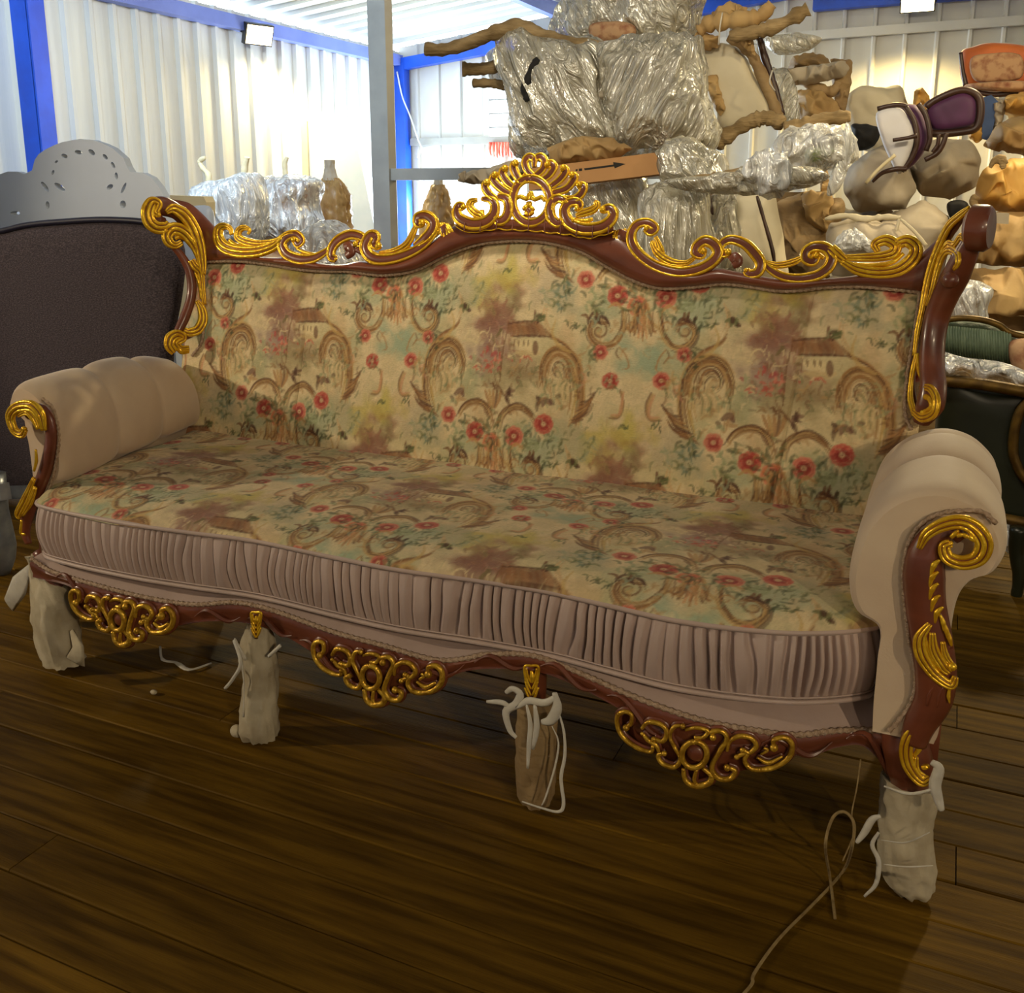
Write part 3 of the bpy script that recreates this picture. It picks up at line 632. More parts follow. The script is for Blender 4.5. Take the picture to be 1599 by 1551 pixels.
pad = pad+.004*fbm(np.stack([X/.22, Zb/.16, 0*X], -1).reshape(-1, 3), 2, 4).reshape(X.shape)
b = MB(); b.grid(np.stack([X, Yb-pad, Zb], -1), flip=True)
back = b.build('back_upholstery', MT['tapestry'], sofa)
paint(back, tapestry(u_of(X.ravel()), Zb.ravel()-HZ))
back['label'] = 'padded tapestry back printed with cottages, scrolls and roses'
# solid behind the upholstery
b = MB(); G0 = np.stack([xs[::20], 2.12+.26*(.40-.45)+0*xs[::20], .40+0*xs[::20]], -1); G1 = np.stack([xs[::20], 2.11+.26*(zt[::20]-.45), zt[::20]-.004], -1)
b.grid(np.stack([G0, G1, G1+[0, .03, 0], G0+[0, .03, 0]], 1), closed_v=True); b.build('back_panel', MT['greycloth'], sofa)
# braid round the upholstery
b = MB()
def gimp(P, r=.0045):
    P = resamp(P, max(20, int(np.linalg.norm(np.diff(P, axis=0), axis=1).sum()/.004)))
    k = np.arange(len(P)); b.tube(P, r*(1+.25*np.sin(k*1.9)), 6)
gimp(np.array([PB(x, y+2, .004) for x, y in TOPC]))
gimp(np.array([PB(*q, .004) for q in cr([(1437, 456), (1428, 520), (1418, 580), (1413, 640), (1424, 672)], 6)]), .0045)
gimp(np.array([PB(*q, .004) for q in cr([(320, 410), (319, 470), (316, 530), (300, 556)], 6)]), .0045)
b.build('back_braid', MT['gimp'], sofa)

# ---- carved wood: helper that grows one scroll (wood core, gilt rims / leaf strands)
def interp_w(w, k):
    w = np.atleast_1d(np.asarray(w, float)); return np.interp(np.linspace(0, 1, k), np.linspace(0, 1, len(w)), w)
def carve(q, pts, w, kind='band', proj=PB, n=NB, off=.02, d=.6, balls=(0, 0), strands=3, gold=1, wood=0, rim=.29, ns=7):
    """q mesh builder; pts photo points; w half width in photo px (list = taper)"""
    p2 = cr(pts, ns); P = np.array([proj(x, y, off) for x, y in p2]); k = len(P)
    m = mpp(P[k//2]); W_ = interp_w(w, k)*m
    T = np.gradient(P, axis=0); T /= np.linalg.norm(T, axis=1)[:, None]+1e-9; S = np.cross(T, n)
    if kind == 'band' or kind == 'rimL' or kind == 'rimR':
        q.tube(P, W_, 8, W_*d, n, wood)
        for sg in ((1, -1) if kind == 'band' else ((1,) if kind == 'rimL' else (-1,))):
            q.tube(P+S*(W_*(1-rim*.6)*sg)[:, None]+n*(W_*d*.55)[:, None], W_*rim+m*.35, 6, None, n, gold)
    elif kind == 'leaf':
        q.tube(P, W_*1.0, 8, W_*d*.62, n, gold); strands = min(strands, 3); k_ = W_*1.12
        for j in range(strands):
            f = (j-(strands-1)/2)/max(1, strands-1)*2
            q.tube(P+S*(k_*f*.68)[:, None]+n*(k_*d*(.62-.30*f*f))[:, None], k_*(.98/strands)+m*.2, 8, k_*(1.25/strands)+m*.3, n, gold)
        if strands == 3:
            for f in (-.36, .36): q.tube(P+S*(k_*f)[:, None]+n*(k_*d*.78)[:, None], W_*.10+m*.12, 5, None, n, wood)
        if strands == 2: q.tube(P+n*(W_*d*.66)[:, None], W_*.16+m*.15, 5, None, n, wood)
    elif kind == 'gold':
        q.tube(P, W_, 8, W_*max(d, .8), n, gold)
    elif kind == 'wood':
        q.tube(P, W_, 10, W_*d, n, wood)
    for e, i in ((balls[0], 0), (balls[1], -1)):
        if e: q.ball(P[i]+n*e*m*.4, e*m, gold)
WG = [MT['wood'], MT['gold']]; WGO = [MT['wood'], MT['gold_old']]
def piece(name, parent, items, mats=WG, **kw):
    q = MB()
    for it in items:
        a = dict(kw); a.update(it[3] if len(it) > 3 else {}); carve(q, it[0], it[1], it[2] if len(it) > 2 else 'band', **a)
    return q.build(name, mats, parent)
def zm(ox, oy, s): return lambda *xy: [(ox+x/s, oy+y/s) for x, y in xy]

# ---- top rail
UP = [(258, 311), (280, 313), (303, 322), (341, 361), (352, 386), (382, 399), (430, 402), (462, 400), (500, 411), (535, 413), (560, 408), (580, 409), (622, 407), (662, 386), (692, 363), (715, 352), (760, 352), (833, 352),
      (900, 360), (945, 358), (968, 362), (990, 382), (1030, 412), (1080, 426), (1118, 419), (1150, 424), (1230, 437), (1300, 434), (1345, 429), (1395, 422), (1436, 398), (1465, 372), (1492, 346)]
UPC = cr(UP, 6); ux = np.linspace(262, 1486, 220); uy = np.interp(ux, UPC[:, 0], UPC[:, 1]); lx = np.interp(ux, [262, 350, 1425, 1486], [314, 348, 1422, 1442]); ly = np.interp(lx, TOPC[:, 0], TOPC[:, 1])
rows = []
for s, o in ((0, -.045), (0, .010), (.12, .020), (.3, .026), (.5, .028), (.7, .026), (.88, .020), (1, .008), (1, -.045)):
    rows.append([PB(a+(c-a)*s, e+(f-e)*s, o) for a, c, e, f in zip(lx, ux, ly, uy)])
b = MB(); b.grid(np.array(rows), closed_u=True); rail_o = autosmooth(b.build('top_rail', MT['wood'], sofa), .9)
A = zm(200, 250, 3.198)
L = 'leaf'; K = dict
piece('scroll_carving', rail_o, [
    (A((520, 372), (510, 340), (478, 332), (456, 352), (458, 398), (492, 440), (560, 460), (650, 458), (730, 432), (775, 392)), [3, 4, 8, 9, 9, 8, 6], L, K(strands=4)),
    (A((600, 372), (608, 350), (582, 338), (558, 352), (552, 384), (590, 408), (660, 420), (740, 408), (800, 378)), [2, 3, 5, 6, 6, 5, 4], L),
    (A((505, 400), (540, 425), (610, 438), (690, 425)), [3, 4, 3], 'gold')])
piece('scroll_carving', rail_o, [
    (A((832, 398), (850, 424), (872, 402), (842, 372), (795, 385), (772, 425), (798, 472), (860, 496), (930, 492), (985, 462), (1008, 436)), [5, 5, 6, 8, 8, 8, 6, 3], 'band', K(balls=(5, 0))),
    (A((730, 432), (770, 390), (820, 368), (860, 382)), [3, 5, 3], L),
    (A((840, 440), (880, 460), (940, 470), (1000, 452)), [2, 3, 2], 'gold')])
piece('scroll_carving', rail_o, [
    (A((1140, 420), (1165, 415), (1172, 388), (1120, 374), (1062, 396), (1025, 438), (1018, 484), (1040, 496)), [4, 6, 7, 8, 8, 7, 5], 'band', K(balls=(5, 3))),
    (A((1085, 440), (1105, 430), (1115, 460), (1090, 480)), [8, 9, 6], 'wood')])
piece('scroll_carving', rail_o, [
    (A((1255, 432), (1232, 420), (1240, 386), (1212, 384), (1188, 430), (1204, 474), (1248, 497), (1320, 494), (1400, 470), (1464, 436), (1510, 395), (1545, 345)), [6, 8, 9, 9, 9, 8, 7, 6, 5], 'band', K(balls=(6, 0))),
    (A((1255, 462), (1330, 456), (1392, 424), (1424, 366), (1446, 308)), [2, 5, 6, 5, 3], L),
    (A((1140, 445), (1180, 470), (1222, 505)), [5, 4, 2], 'wood'), (A((1165, 438), (1200, 470), (1215, 500)), [4, 3, 2], 'wood')])
piece('scroll_carving', rail_o, [
    (A((1472, 318), (1450, 318), (1450, 290), (1490, 282), (1526, 310), (1520, 352), (1480, 396), (1430, 430)), [6, 7, 8, 9, 9, 8, 4], 'band', K(balls=(6, 0)))])
piece('shell_carving', rail_o, [(A((1548+i*9, 312-abs(i-2)*-2), (1552+i*12, 345), (1552+i*15, 392-abs(i-2)*9)), [2.2, 3.2, 2], 'gold') for i in range(6)]+[(A((1570, 330), (1580, 350), (1590, 370)), [9, 9, 6], 'wood', K(d=.3))])
Bz = zm(900, 280, 2.665)
piece('shell_carving', rail_o, [(Bz((228-i*13, 206+abs(i-2)*2), (222-i*13, 236), (216-i*12, 274-abs(i-4)*8)), [2.2, 3.2, 2], 'gold') for i in range(6)]+[(Bz((205, 215), (195, 240), (190, 255)), [12, 12, 8], 'wood', K(d=.3))])
piece('scroll_carving', rail_o, [
    (Bz((292, 205), (310, 222), (330, 205), (300, 182), (255, 190), (230, 232), (240, 282), (282, 330), (345, 368), (425, 388), (502, 378), (562, 348), (590, 310), (578, 276), (540, 257), (506, 276), (496, 305), (520, 318), (530, 300)), [6, 6, 7, 8, 8, 8, 8, 8, 7, 5], 'band', K(balls=(5, 6))),
    (Bz((312, 258), (340, 308), (392, 344), (452, 350), (492, 328)), [3, 6, 6, 4, 3], L),
    (Bz((330, 240), (350, 290), (372, 335)), [3, 5, 2], L), (Bz((545, 375), (580, 350), (610, 325)), [6, 5, 3], 'wood')])
piece('scroll_carving', rail_o, [
    (Bz((632, 304), (614, 312), (598, 292), (612, 264), (650, 252), (704, 272), (746, 314), (768, 352), (756, 388), (722, 396), (706, 380)), [6, 6, 6, 7, 8, 8, 7, 5], 'band', K(balls=(6, 4))),
    (Bz((640, 340), (660, 325), (672, 345), (650, 360)), [8, 9, 6], 'wood'), (Bz((700, 395), (720, 410), (760, 415)), [5, 4, 2], 'wood')])
piece('scroll_carving', rail_o, [
    (Bz((1000, 318), (985, 344), (955, 332), (958, 300), (995, 281), (1042, 290), (1064, 326), (1048, 370), (1000, 402), (930, 414), (862, 406), (806, 376), (772, 338)), [7, 7, 7, 8, 8, 8, 7, 6, 3], 'band', K(balls=(6, 0))),
    (Bz((785, 342), (840, 358), (902, 346), (955, 318)), [2, 5, 5, 3], L), (Bz((965, 300), (1000, 310), (1030, 330)), [3, 4, 3], 'gold')])
piece('scroll_carving', rail_o, [
    (Bz((1340, 300), (1338, 272), (1378, 258), (1412, 285), (1402, 330), (1345, 378), (1262, 392), (1172, 378), (1106, 342)), [4, 8, 9, 9, 10, 9, 8, 5], L, K(strands=4)),
    (Bz((1256, 302), (1244, 272), (1288, 254), (1328, 276), (1318, 308), (1268, 322), (1196, 326), (1118, 326)), [4, 7, 8, 8, 7, 6, 4], L),
    (Bz((1060, 288), (1084, 312), (1118, 340)), [7, 8, 6], L), (Bz((1000, 278), (1060, 292), (1110, 322)), [4, 5, 4], L),
    (Bz((1130, 352), (1230, 358), (1312, 346), (1362, 308)), [3, 4, 3], 'gold')])

# ---- crest
crest_b = MB(); Cz = zm(700, 230, 5.711)
lowx = np.linspace(712, 958, 60); 
loY = np.interp(lowx, [712, 733, 775, 833, 890, 918, 958], [353, 362, 356, 359, 365, 371, 361]); hiY = np.interp(lowx, [712, 740, 770, 833, 880, 920, 958], [347, 349, 343, 341, 345, 352, 352])
sc_ = 2.2*np.abs(np.sin((lowx-712)/246*math.pi*11))
rows = [[PB(x, a+(c-a)*s+(k if s < .2 else 0), o) for x, a, c, k in zip(lowx, loY, hiY, sc_)] for s, o in ((0, .0), (0, .032), (.5, .040), (1, .036), (1, 0))]
crest_b.grid(np.array(rows), closed_u=True)
crest = crest_b.build('crest', MT['wood'], sofa)
O = .034
piece('scalloped_edge', crest, [([(x, a+k+.5) for x, a, k in zip(lowx, loY, sc_)], 1.1, 'gold', K(off=.036, ns=2))]+
      [([(x, a+3), (x+1, c)], [.9, .9], 'wood', K(off=.044)) for x, a, c in zip(lowx[3::6], loY[3::6], hiY[3::6])], off=.036)
ring = [(735+165*math.sin(t)*(1+.06*math.sin(t)), 480-198*math.cos(t)) for t in np.linspace(0, 2*math.pi, 25)]
piece('ring_carving', crest, [(Cz(*ring), 6.5, 'band', K(ns=3)), (Cz((590, 470), (640, 440), (700, 460), (730, 420), (770, 465), (830, 445), (862, 480)), [3, 4, 4, 3], 'gold'),
      (Cz((735, 395), (738, 440), (725, 470)), [4, 5, 3], 'gold')], off=O)
piece('flower_carving', crest, [(Cz((720+dx, 560+dy), (722+dx*.4, 566+dy*.4)), [5, 6, 4], 'gold') for dx, dy in ((-45, -30), (0, -75), (40, -25), (30, 40), (-30, 45))]+[(Cz((700, 545), (730, 575), (720, 610)), [4, 5, 4], 'wood'), (Cz((665, 610), (720, 650), (780, 630)), [3, 6, 3], 'wood')], off=O-.008)
pl = [(((700, 255), (655, 300), (610, 248), (584, 176), (604, 146)), ((640, 150),)), (((600, 368), (530, 312), (486, 236), (512, 192)), ()), (((575, 432), (474, 370), (404, 294), (422, 250)), ()), (((432, 474), (362, 412), (332, 352), (352, 316)), ()),
      (((850, 292), (905, 250), (944, 186), (920, 150), (890, 160)), ()), (((920, 352), (1000, 290), (1046, 222), (1030, 186)), ()), (((930, 412), (1058, 372), (1128, 282), (1108, 250)), ()), (((940, 452), (1100, 468), (1180, 430), (1212, 360), (1172, 340)), ())]
for p, _ in pl: piece('petal_carving', crest, [(Cz(*p), [5, 6, 6.5, 6], 'band', K(balls=(0, 6)))], off=O)
piece('petal_carving', crest, [(Cz((760, 262), (706, 205), (688, 132), (724, 88), (768, 112), (768, 180)), [5, 5.5, 6, 5.5, 3], 'band'), (Cz((772, 262), (840, 205), (862, 128), (826, 86), (776, 110), (766, 175)), [5, 5.5, 6, 5.5, 3], 'band')], off=O)
piece('scroll_carving', crest, [(Cz((300, 462), (380, 470), (420, 520), (408, 605), (335, 672), (220, 688), (112, 645), (80, 585), (98, 528), (140, 535)), [3, 6, 8, 9, 9, 9, 8, 7, 6], 'band', K(balls=(2, 5))),
      (Cz((260, 470), (206, 490), (200, 540), (245, 590), (300, 620), (270, 665)), [3, 6, 6, 6, 4], L), (Cz((300, 560), (300, 610), (280, 650)), [4, 5, 4], 'gold')], off=O)
piece('scroll_carving', crest, [(Cz((440, 440), (520, 462), (545, 545), (515, 635), (455, 662), (425, 635)), [5, 7, 8, 8, 7, 5], 'band', K(balls=(0, 4)))], off=O)
piece('scroll_carving', crest, [(Cz((1062, 490), (980, 462), (915, 520), (922, 625), (975, 680), (1022, 655)), [5, 7, 8, 8, 7, 5], 'band', K(balls=(4, 4)))], off=O)
piece('scroll_carving', crest, [(Cz((1150, 550), (1182, 520), (1150, 490), (1080, 502), (1040, 565), (1062, 650), (1130, 708), (1240, 734), (1370, 716), (1450, 660), (1476, 595), (1440, 548), (1380, 560)), [4, 5, 7, 8, 9, 9, 9, 9, 8, 7, 6], 'band', K(balls=(5, 6))),
      (Cz((1140, 612), (1200, 590), (1290, 560), (1330, 515), (1305, 485)), [3, 6, 6, 5, 3], L), (Cz((1125, 655), (1210, 662), (1290, 640)), [5, 5, 3], 'gold', K(balls=(5, 0)))], off=O)

# ---- wings at the two ends of the back
def PWL(x, y, off=0.):
    n = np.array([.87, -.5, .13]); n /= np.linalg.norm(n); return onplane(x, y, np.array([-1.975, 2.205, .93])+n*off, n)
def PWR(x, y, off=0.):
    n = np.array([-.87, -.5, .13]); n /= np.linalg.norm(n); return onplane(x, y, np.array([-.060, 2.205, .93])+n*off, n)
NL = np.array([.87, -.5, .13]); NL /= np.linalg.norm(NL); NR = np.array([-.87, -.5, .13]); NR /= np.linalg.norm(NR)
Lw = zm(200, 300, 5.744); Rw = zm(1380, 300, 3.877)
wl = MB(); kw = dict(proj=PWL, n=NL, off=0.)
carve(wl, Lw((390, 470), (470, 560), (540, 680), (572, 830), (560, 970), (510, 1120), (450, 1250), (420, 1330)), [5, 6, 7, 7.5, 7.5, 8, 7, 4], 'wood', d=1., **kw)
carve(wl, Lw((250, 120), (330, 130), (450, 190), (560, 330), (620, 480), (655, 640), (672, 800), (680, 1000), (672, 1150), (600, 1250), (470, 1320)), [14, 15, 12, 11, 8, 6, 5, 5, 6, 6, 5], 'wood', d=.6, proj=PWL, n=NL, off=-.012)
carve(wl, Lw((215, 130), (215, 210), (270, 270), (330, 280)), [12, 14, 13, 9], 'wood', d=1., proj=PWL, n=NL, off=-.015)
wing_l = wl.build('back_wing', MT['wood'], sofa)
piece('gilt_leaf_carving', wing_l, [
    (Lw((272, 205), (240, 178), (262, 110), (210, 95), (172, 170), (185, 262), (250, 318), (330, 318), (368, 280)), [5, 5, 7, 8, 9, 9, 9, 8, 5], L, K(balls=(4, 0))),
    (Lw((340, 182), (400, 150), (482, 190), (552, 272), (606, 380), (642, 500), (664, 640), (668, 740)), [3, 7, 9, 9, 9, 8, 6, 4], L),
    (Lw((480, 452), (425, 478), (365, 450), (348, 385), (400, 332), (480, 350), (560, 430), (620, 540), (655, 680)), [4, 5, 7, 8, 9, 9, 8, 6, 3], L),
    (Lw((420, 420), (455, 400), (510, 420), (560, 490)), [3, 4, 4, 2], 'gold')], proj=PWL, n=NL, off=.012)
piece('gilt_leaf_carving', wing_l, [(Lw((565, 610), (600, 668), (648, 725), (664, 850), (682, 1010)), [5, 6, 5, 4, 3], L), (Lw((600, 720), (640, 830), (655, 960)), [2, 3, 2], 'gold'),
    (Lw((615, 975), (658, 1050), (668, 1150), (622, 1235), (545, 1258), (500, 1238)), [3, 6, 7, 7, 6, 4], L)], proj=PWL, n=NL, off=.010)
piece('volute_carving', wing_l, [(Lw((545, 1402), (470, 1405), (428, 1350), (488, 1310), (440, 1278), (380, 1310), (368, 1380), (412, 1440)), [4, 5, 6, 6, 7, 8, 7, 5], L), (Lw((430, 1372), (480, 1422), (545, 1425)), [4, 6, 4], 'gold')], proj=PWL, n=NL, off=.012)
wr = MB()
carve(wr, Rw((540, 280), (490, 390), (430, 520), (370, 640), (322, 760), (298, 900), (292, 1050), (300, 1180), (280, 1300), (230, 1390)), [10, 13, 15, 14, 13.5, 13, 13.5, 14, 15, 10], 'wood', proj=PWR, n=NR, d=1.5, off=-.012)
carve(wr, Rw((500, 120), (430, 200), (370, 300), (310, 450), (265, 600), (235, 760), (205, 900), (185, 1050), (175, 1200), (200, 1350)), [8, 11, 10, 9, 7, 6, 5, 5, 6, 7], 'wood', proj=PWR, n=NR, d=.5, off=-.004)
c0 = PWR(*Rw((500, 215))[0]); wr.tube([c0, c0+np.array([.010, -.003, 0]), c0+np.array([.036, -.012, -.001]), c0+np.array([.044, -.014, -.001])], [.030, .045, .045, .038], 20)
c1 = PWR(*Rw((420, 535))[0]); wr.ball(c1+NR*.006, .017, 0, 12, 8)
wing_r = autosmooth(wr.build('back_wing', MT['wood'], sofa), .9)
piece('gilt_leaf_carving', wing_r, [
    (Rw((548, 90), (542, 170), (485, 210), (505, 250)), [2.5, 4, 4, 3], 'gold'), (Rw((520, 95), (470, 140), (405, 200), (355, 290), (302, 420), (262, 560), (236, 700), (206, 850), (186, 990)), [3, 6, 7, 7, 7, 6, 5, 5, 3], L),
    (Rw((500, 300), (470, 270), (430, 320), (390, 315), (345, 400), (300, 530)), [3, 5, 5, 5, 5, 3], L), (Rw((425, 468), (452, 430), (448, 378), (405, 352), (365, 380), (330, 470), (300, 580), (265, 690)), [3, 5, 6, 6, 6, 5, 3], L)], proj=PWR, n=NR, off=.006)
piece('gilt_leaf_carving', wing_r, [(Rw((205, 975), (185, 1060), (168, 1150), (165, 1250), (190, 1345)), [4, 5, 4, 5, 5], L), (Rw((205, 980), (216, 1080), (242, 1168)), [4, 5, 2], 'gold')], proj=PWR, n=NR, off=.006)
piece('volute_carving', wing_r, [(Rw((225, 1180), (290, 1192), (325, 1262), (308, 1340), (240, 1368), (182, 1330)), [4, 6, 7, 7, 7, 5], L), (Rw((240, 1335), (288, 1302), (275, 1250), (225, 1240), (212, 1280)), [4, 5, 5, 4], 'gold', K(balls=(4, 0)))], proj=PWR, n=NR, off=.008)

# ---- seat
PATH = cr([(-1.82, 1.66), (-1.866, 1.53), (-1.852, 1.455), (-1.74, 1.436), (-1.55, 1.436), (-1.40, 1.448), (-1.24, 1.465), (-1.05, 1.456), (-.9, 1.453), (-.74, 1.468), (-.6, 1.474), (-.48, 1.463), (-.37, 1.453), (-.265, 1.464), (-.165, 1.492), (-.075, 1.548), (-.048, 1.60), (-.058, 1.72)], 10)
def yfront(x): 
    k = slice(22, len(PATH)-21); return np.interp(x, PATH[k, 0], PATH[k, 1])
def PF(px, py, off=0.):                     # on the serpentine front of the sofa
    Y = 1.46
    for _ in range(8): Y = float(yfront(ony(px, py, Y)[0]))-off
    return ony(px, py, Y)
PT = resamp(PATH, 1900); TN = np.gradient(PT, axis=0); TN /= np.linalg.norm(TN, axis=1)[:, None]; NO = np.stack([TN[:, 1], -TN[:, 0]], 1)
# gathered band
s_ = np.linspace(0, 1, 1900); nv = 22; vv = np.linspace(0, 1, nv)
ph = np.cumsum(1+.55*vnoise(np.stack([s_*90, 0*s_, 0*s_], 1), 5)); ph = ph/ph[-1]*104*2*math.pi
lean = vnoise(np.stack([s_*16, 0*s_+4, 0*s_], 1), 9)
amp = .0090*(.75+.5*vnoise(np.stack([s_*70, 0*s_+2, 0*s_], 1), 6))
G = np.zeros((1900, nv, 3))
for j, v in enumerate(vv):
    p = ph+lean*(v-.5)*4.+1.2*vnoise(np.stack([s_*60, 0*s_+v*2.2, 0*s_+7], 1), 12)
    f = -np.abs(np.cos(p/2))**6
    belly = .016*math.sin(math.pi*min(max(v, 0), 1))**.8
    o = belly+amp*1.9*f*(math.sin(math.pi*v)**.35 if 0 < v < 1 else 0)
    G[:, j, 0] = PT[:, 0]+NO[:, 0]*(o-.012); G[:, j, 1] = PT[:, 1]+NO[:, 1]*(o-.012); G[:, j, 2] = .335+.124*v
b = MB(); b.grid(G); cushion_top = None
# seat cushion top
nu, nw = 640, 220; xs2 = np.linspace(-1.862, -.055, nu); yf = np.interp(xs2, PATH[14:-14, 0], PATH[14:-14, 1]); 
yf[xs2 < -1.845] = 1.455+(-1.845-xs2[xs2 < -1.845])*2.5
t = np.linspace(0, 1, nw); Xc = np.repeat(xs2[:, None], nw, 1); Yc = yf[:, None]+(2.11-yf[:, None])*t[None]
Xc = Xc-.11*t[None]*np.clip((-1.2-Xc)/.66, 0, 1)
ed = np.minimum.reduce([t[None]*.65/.16+0*Xc, (Xc+1.90+.11*t[None])/.14, (-.02-Xc)/.14, np.full_like(Xc, 1.)]).clip(0, 1)
Zc = .458+.036*np.sqrt(1-(1-ed)**2)*(1-.55*t[None]**2)+.004*fbm(np.stack([Xc/.2, Yc/.14, 0*Xc], -1).reshape(-1, 3), 2, 8).reshape(Xc.shape)
bb = MB(); bb.grid(np.stack([Xc, Yc, Zc], -1)); cush = bb.build('seat_cushion', MT['tapestry'], sofa)
paint(cush, tapestry(u_of(Xc.ravel())+.045, (Yc.ravel()-2.11)*1.02-.345-.05))
cush['label'] = 'thick tapestry seat cushion with gathered mauve front'
band = b.build('gathered_band', MT['satin'], cush); band['label'] = 'gathered mauve satin front band'
b = MB(); b.tube(np.stack([PT[::6, 0]+NO[::6, 0]*-.004, PT[::6, 1]+NO[::6, 1]*-.004, .459+0*PT[::6, 0]], 1), .0052, 7); b.build('piping', MT['satin'], cush)
b = MB(); b.tube(np.stack([PT[::6, 0]-NO[::6, 0]*.008, PT[::6, 1]-NO[::6, 1]*.008, .334+0*PT[::6, 0]], 1), .0046, 7); b.tube(np.stack([PT[::6, 0]-NO[::6, 0]*.006, PT[::6, 1]-NO[::6, 1]*.006, .343+0*PT[::6, 0]], 1), .0016, 5); b.build('lower_piping', MT['satin'], cush)
b = MB(); bt = np.stack([PT[::20, 0]-NO[::20, 0]*.01, PT[::20, 1]-NO[::20, 1]*.01, .332+0*PT[::20, 0]], 1); b.grid(np.stack([bt, np.stack([bt[:, 0]*.98-.02, 0*bt[:, 0]+2.08, bt[:, 2]], 1)], 1), flip=True); b.build('cushion_underside', MT['satin'], cush)
# border below the cushion, braid, carved seat rail
GP = cr([(52, 872), (80, 890), (115, 902), (150, 912), (220, 930), (300, 943), (370, 940), (430, 953), (520, 985), (600, 1007), (680, 1029), (730, 1027), (760, 1021), (830, 1022), (900, 1047), (1000, 1090), (1100, 1124), (1200, 1142), (1250, 1146), (1300, 1140), (1350, 1138), (1390, 1141)], 8)
G3 = np.array([PF(x, y, -.004) for x, y in GP]); G3 = G3[np.argsort(G3[:, 0])]
gx = np.linspace(-1.875, -.02, 260); gz = np.interp(gx, G3[:, 0], G3[:, 2]); gy = yfront(gx)+.004
R0 = np.stack([gx, gy+.11, np.maximum(.350, gz+.014)], 1); R1 = np.stack([gx, gy+.080, gz+.75*(np.maximum(.342, gz+.01)-gz)], 1); R2 = np.stack([gx, gy+.045, gz+.45*(np.maximum(.342, gz+.01)-gz)], 1); R3 = np.stack([gx, gy-.002, gz], 1)
b = MB(); b.grid(np.stack([R0, R1, R2, R3], 1), flip=True); b.build('seat_border', MT['satin'], sofa)
b = MB(); gimp(np.stack([gx, gy-.004, gz], 1), .005); b.build('seat_braid', MT['gimp'], sofa)
LW = cr([(60, 905), (110, 917), (150, 950), (190, 975), (250, 985), (300, 975), (340, 972), (400, 978), (450, 998), (500, 1030), (545, 1062), (585, 1080), (640, 1072), (690, 1062), (735, 1048), (790, 1046), (845, 1052), (890, 1068), (945, 1096), (1000, 1130), (1060, 1180), (1090, 1192), (1140, 1186), (1200, 1176), (1260, 1183), (1310, 1168), (1345, 1166), (1372, 1190), (1400, 1235)], 8)
L3_ = np.array([PF(x, y) for x, y in LW]); L3_ = L3_[np.argsort(L3_[:, 0])]; lz = np.interp(gx, L3_[:, 0], L3_[:, 2])
lz = np.minimum(lz, gz-.02)
rows = [np.stack([gx, gy+o, gz*(1-s)+lz*s], 1) for s, o in ((0, .045), (0, -.004), (.25, -.010), (.5, -.008), (.75, -.004), (.92, -.006), (1, .002), (1, .045))]
b = MB(); b.grid(np.stack(rows, 1), closed_v=True)
for i in range(14):                          # shallow carved waves on the rail
    x0 = -1.78+i*.13
    if min(abs(x0-c) for c in (-1.6, -.99, -.34)) < .12: continue
    sg = np.linspace(0, 1, 14); xx = x0+.11*sg
    b.tube(np.stack([xx, yfront(xx)-.006, np.interp(xx, gx, lz)+.018+.012*np.sin(sg*6.283)], 1), .006*np.sin(math.pi*np.clip(sg, .08, .92)), 6)
seat_rail = autosmooth(b.build('seat_rail', MT['wood'], sofa), .9)
# sides and back rails
b = MB(); b.box((-1.95, 1.53, .22), (-1.915, 2.15, .33)); b.box((.015, 1.56, .22), (.05, 2.15, .33)); b.box((-1.93, 2.10, .22), (.03, 2.14, .40)); b.build('frame_rail', MT['wood'], sofa, False)
# gilt apron carvings (one pattern, three places)
Az = zm(850, 750, 2.907)
AP = [(((376, 1105), (398, 1085), (398, 1045), (360, 1036), (332, 1062), (338, 1118), (375, 1166), (435, 1200), (492, 1212), (502, 1188)), [5, 5, 5, 6, 6, 6, 6, 5, 4], (5, 3)),
      (((448, 1108), (482, 1076), (540, 1086), (566, 1122), (548, 1162), (506, 1152)), [4, 6, 6, 6, 5], (0, 4)),
      (((452, 1130), (480, 1160), (515, 1180), (530, 1212)), [4, 6, 6, 4], (3, 0)),
      (((640, 1092), (600, 1096), (580, 1140), (604, 1195), (628, 1245), (600, 1282), (545, 1264), (526, 1228), (556, 1216)), [4, 5, 5, 5, 6, 6, 6, 5], (4, 4)),
      (((650, 1112), (700, 1104), (752, 1122), (730, 1150), (690, 1148)), [4, 5, 5, 4], (0, 0)),
      (((775, 1150), (768, 1128), (812, 1128), (836, 1165), (800, 1225), (768, 1290), (796, 1342), (848, 1352), (872, 1318), (838, 1296)), [4, 6, 6, 6, 6, 7, 7, 6, 5], (5, 5)),
      (((836, 1222), (846, 1180), (890, 1158), (942, 1172), (966, 1212), (936, 1240), (905, 1222)), [4, 6, 6, 6, 5], (0, 4)),
      (((880, 1252), (926, 1240), (914, 1275), (950, 1318), (1040, 1324), (1108, 1290), (1124, 1232), (1092, 1192), (1044, 1196), (1046, 1228)), [5, 6, 6, 7, 7, 7, 6, 5], (4, 6)),
      (((968, 1265), (1020, 1298), (1082, 1278)), [3, 6, 3], (0, 0)), (((1000, 1225), (1015, 1240), (985, 1255)), [4, 4, 3], (0, 0)),
      (((640, 1288), (650, 1342), (692, 1372), (752, 1364), (766, 1330), (728, 1292)), [5, 7, 8, 7, 5], (0, 0)), (((700, 1296), (690, 1345), (705, 1368)), [4, 5, 3], (0, 0))]
RC = (692, 1225)
RING = [(RC[0]+56*math.sin(t), RC[1]-60*math.cos(t)) for t in np.linspace(0, 2*math.pi, 21)]
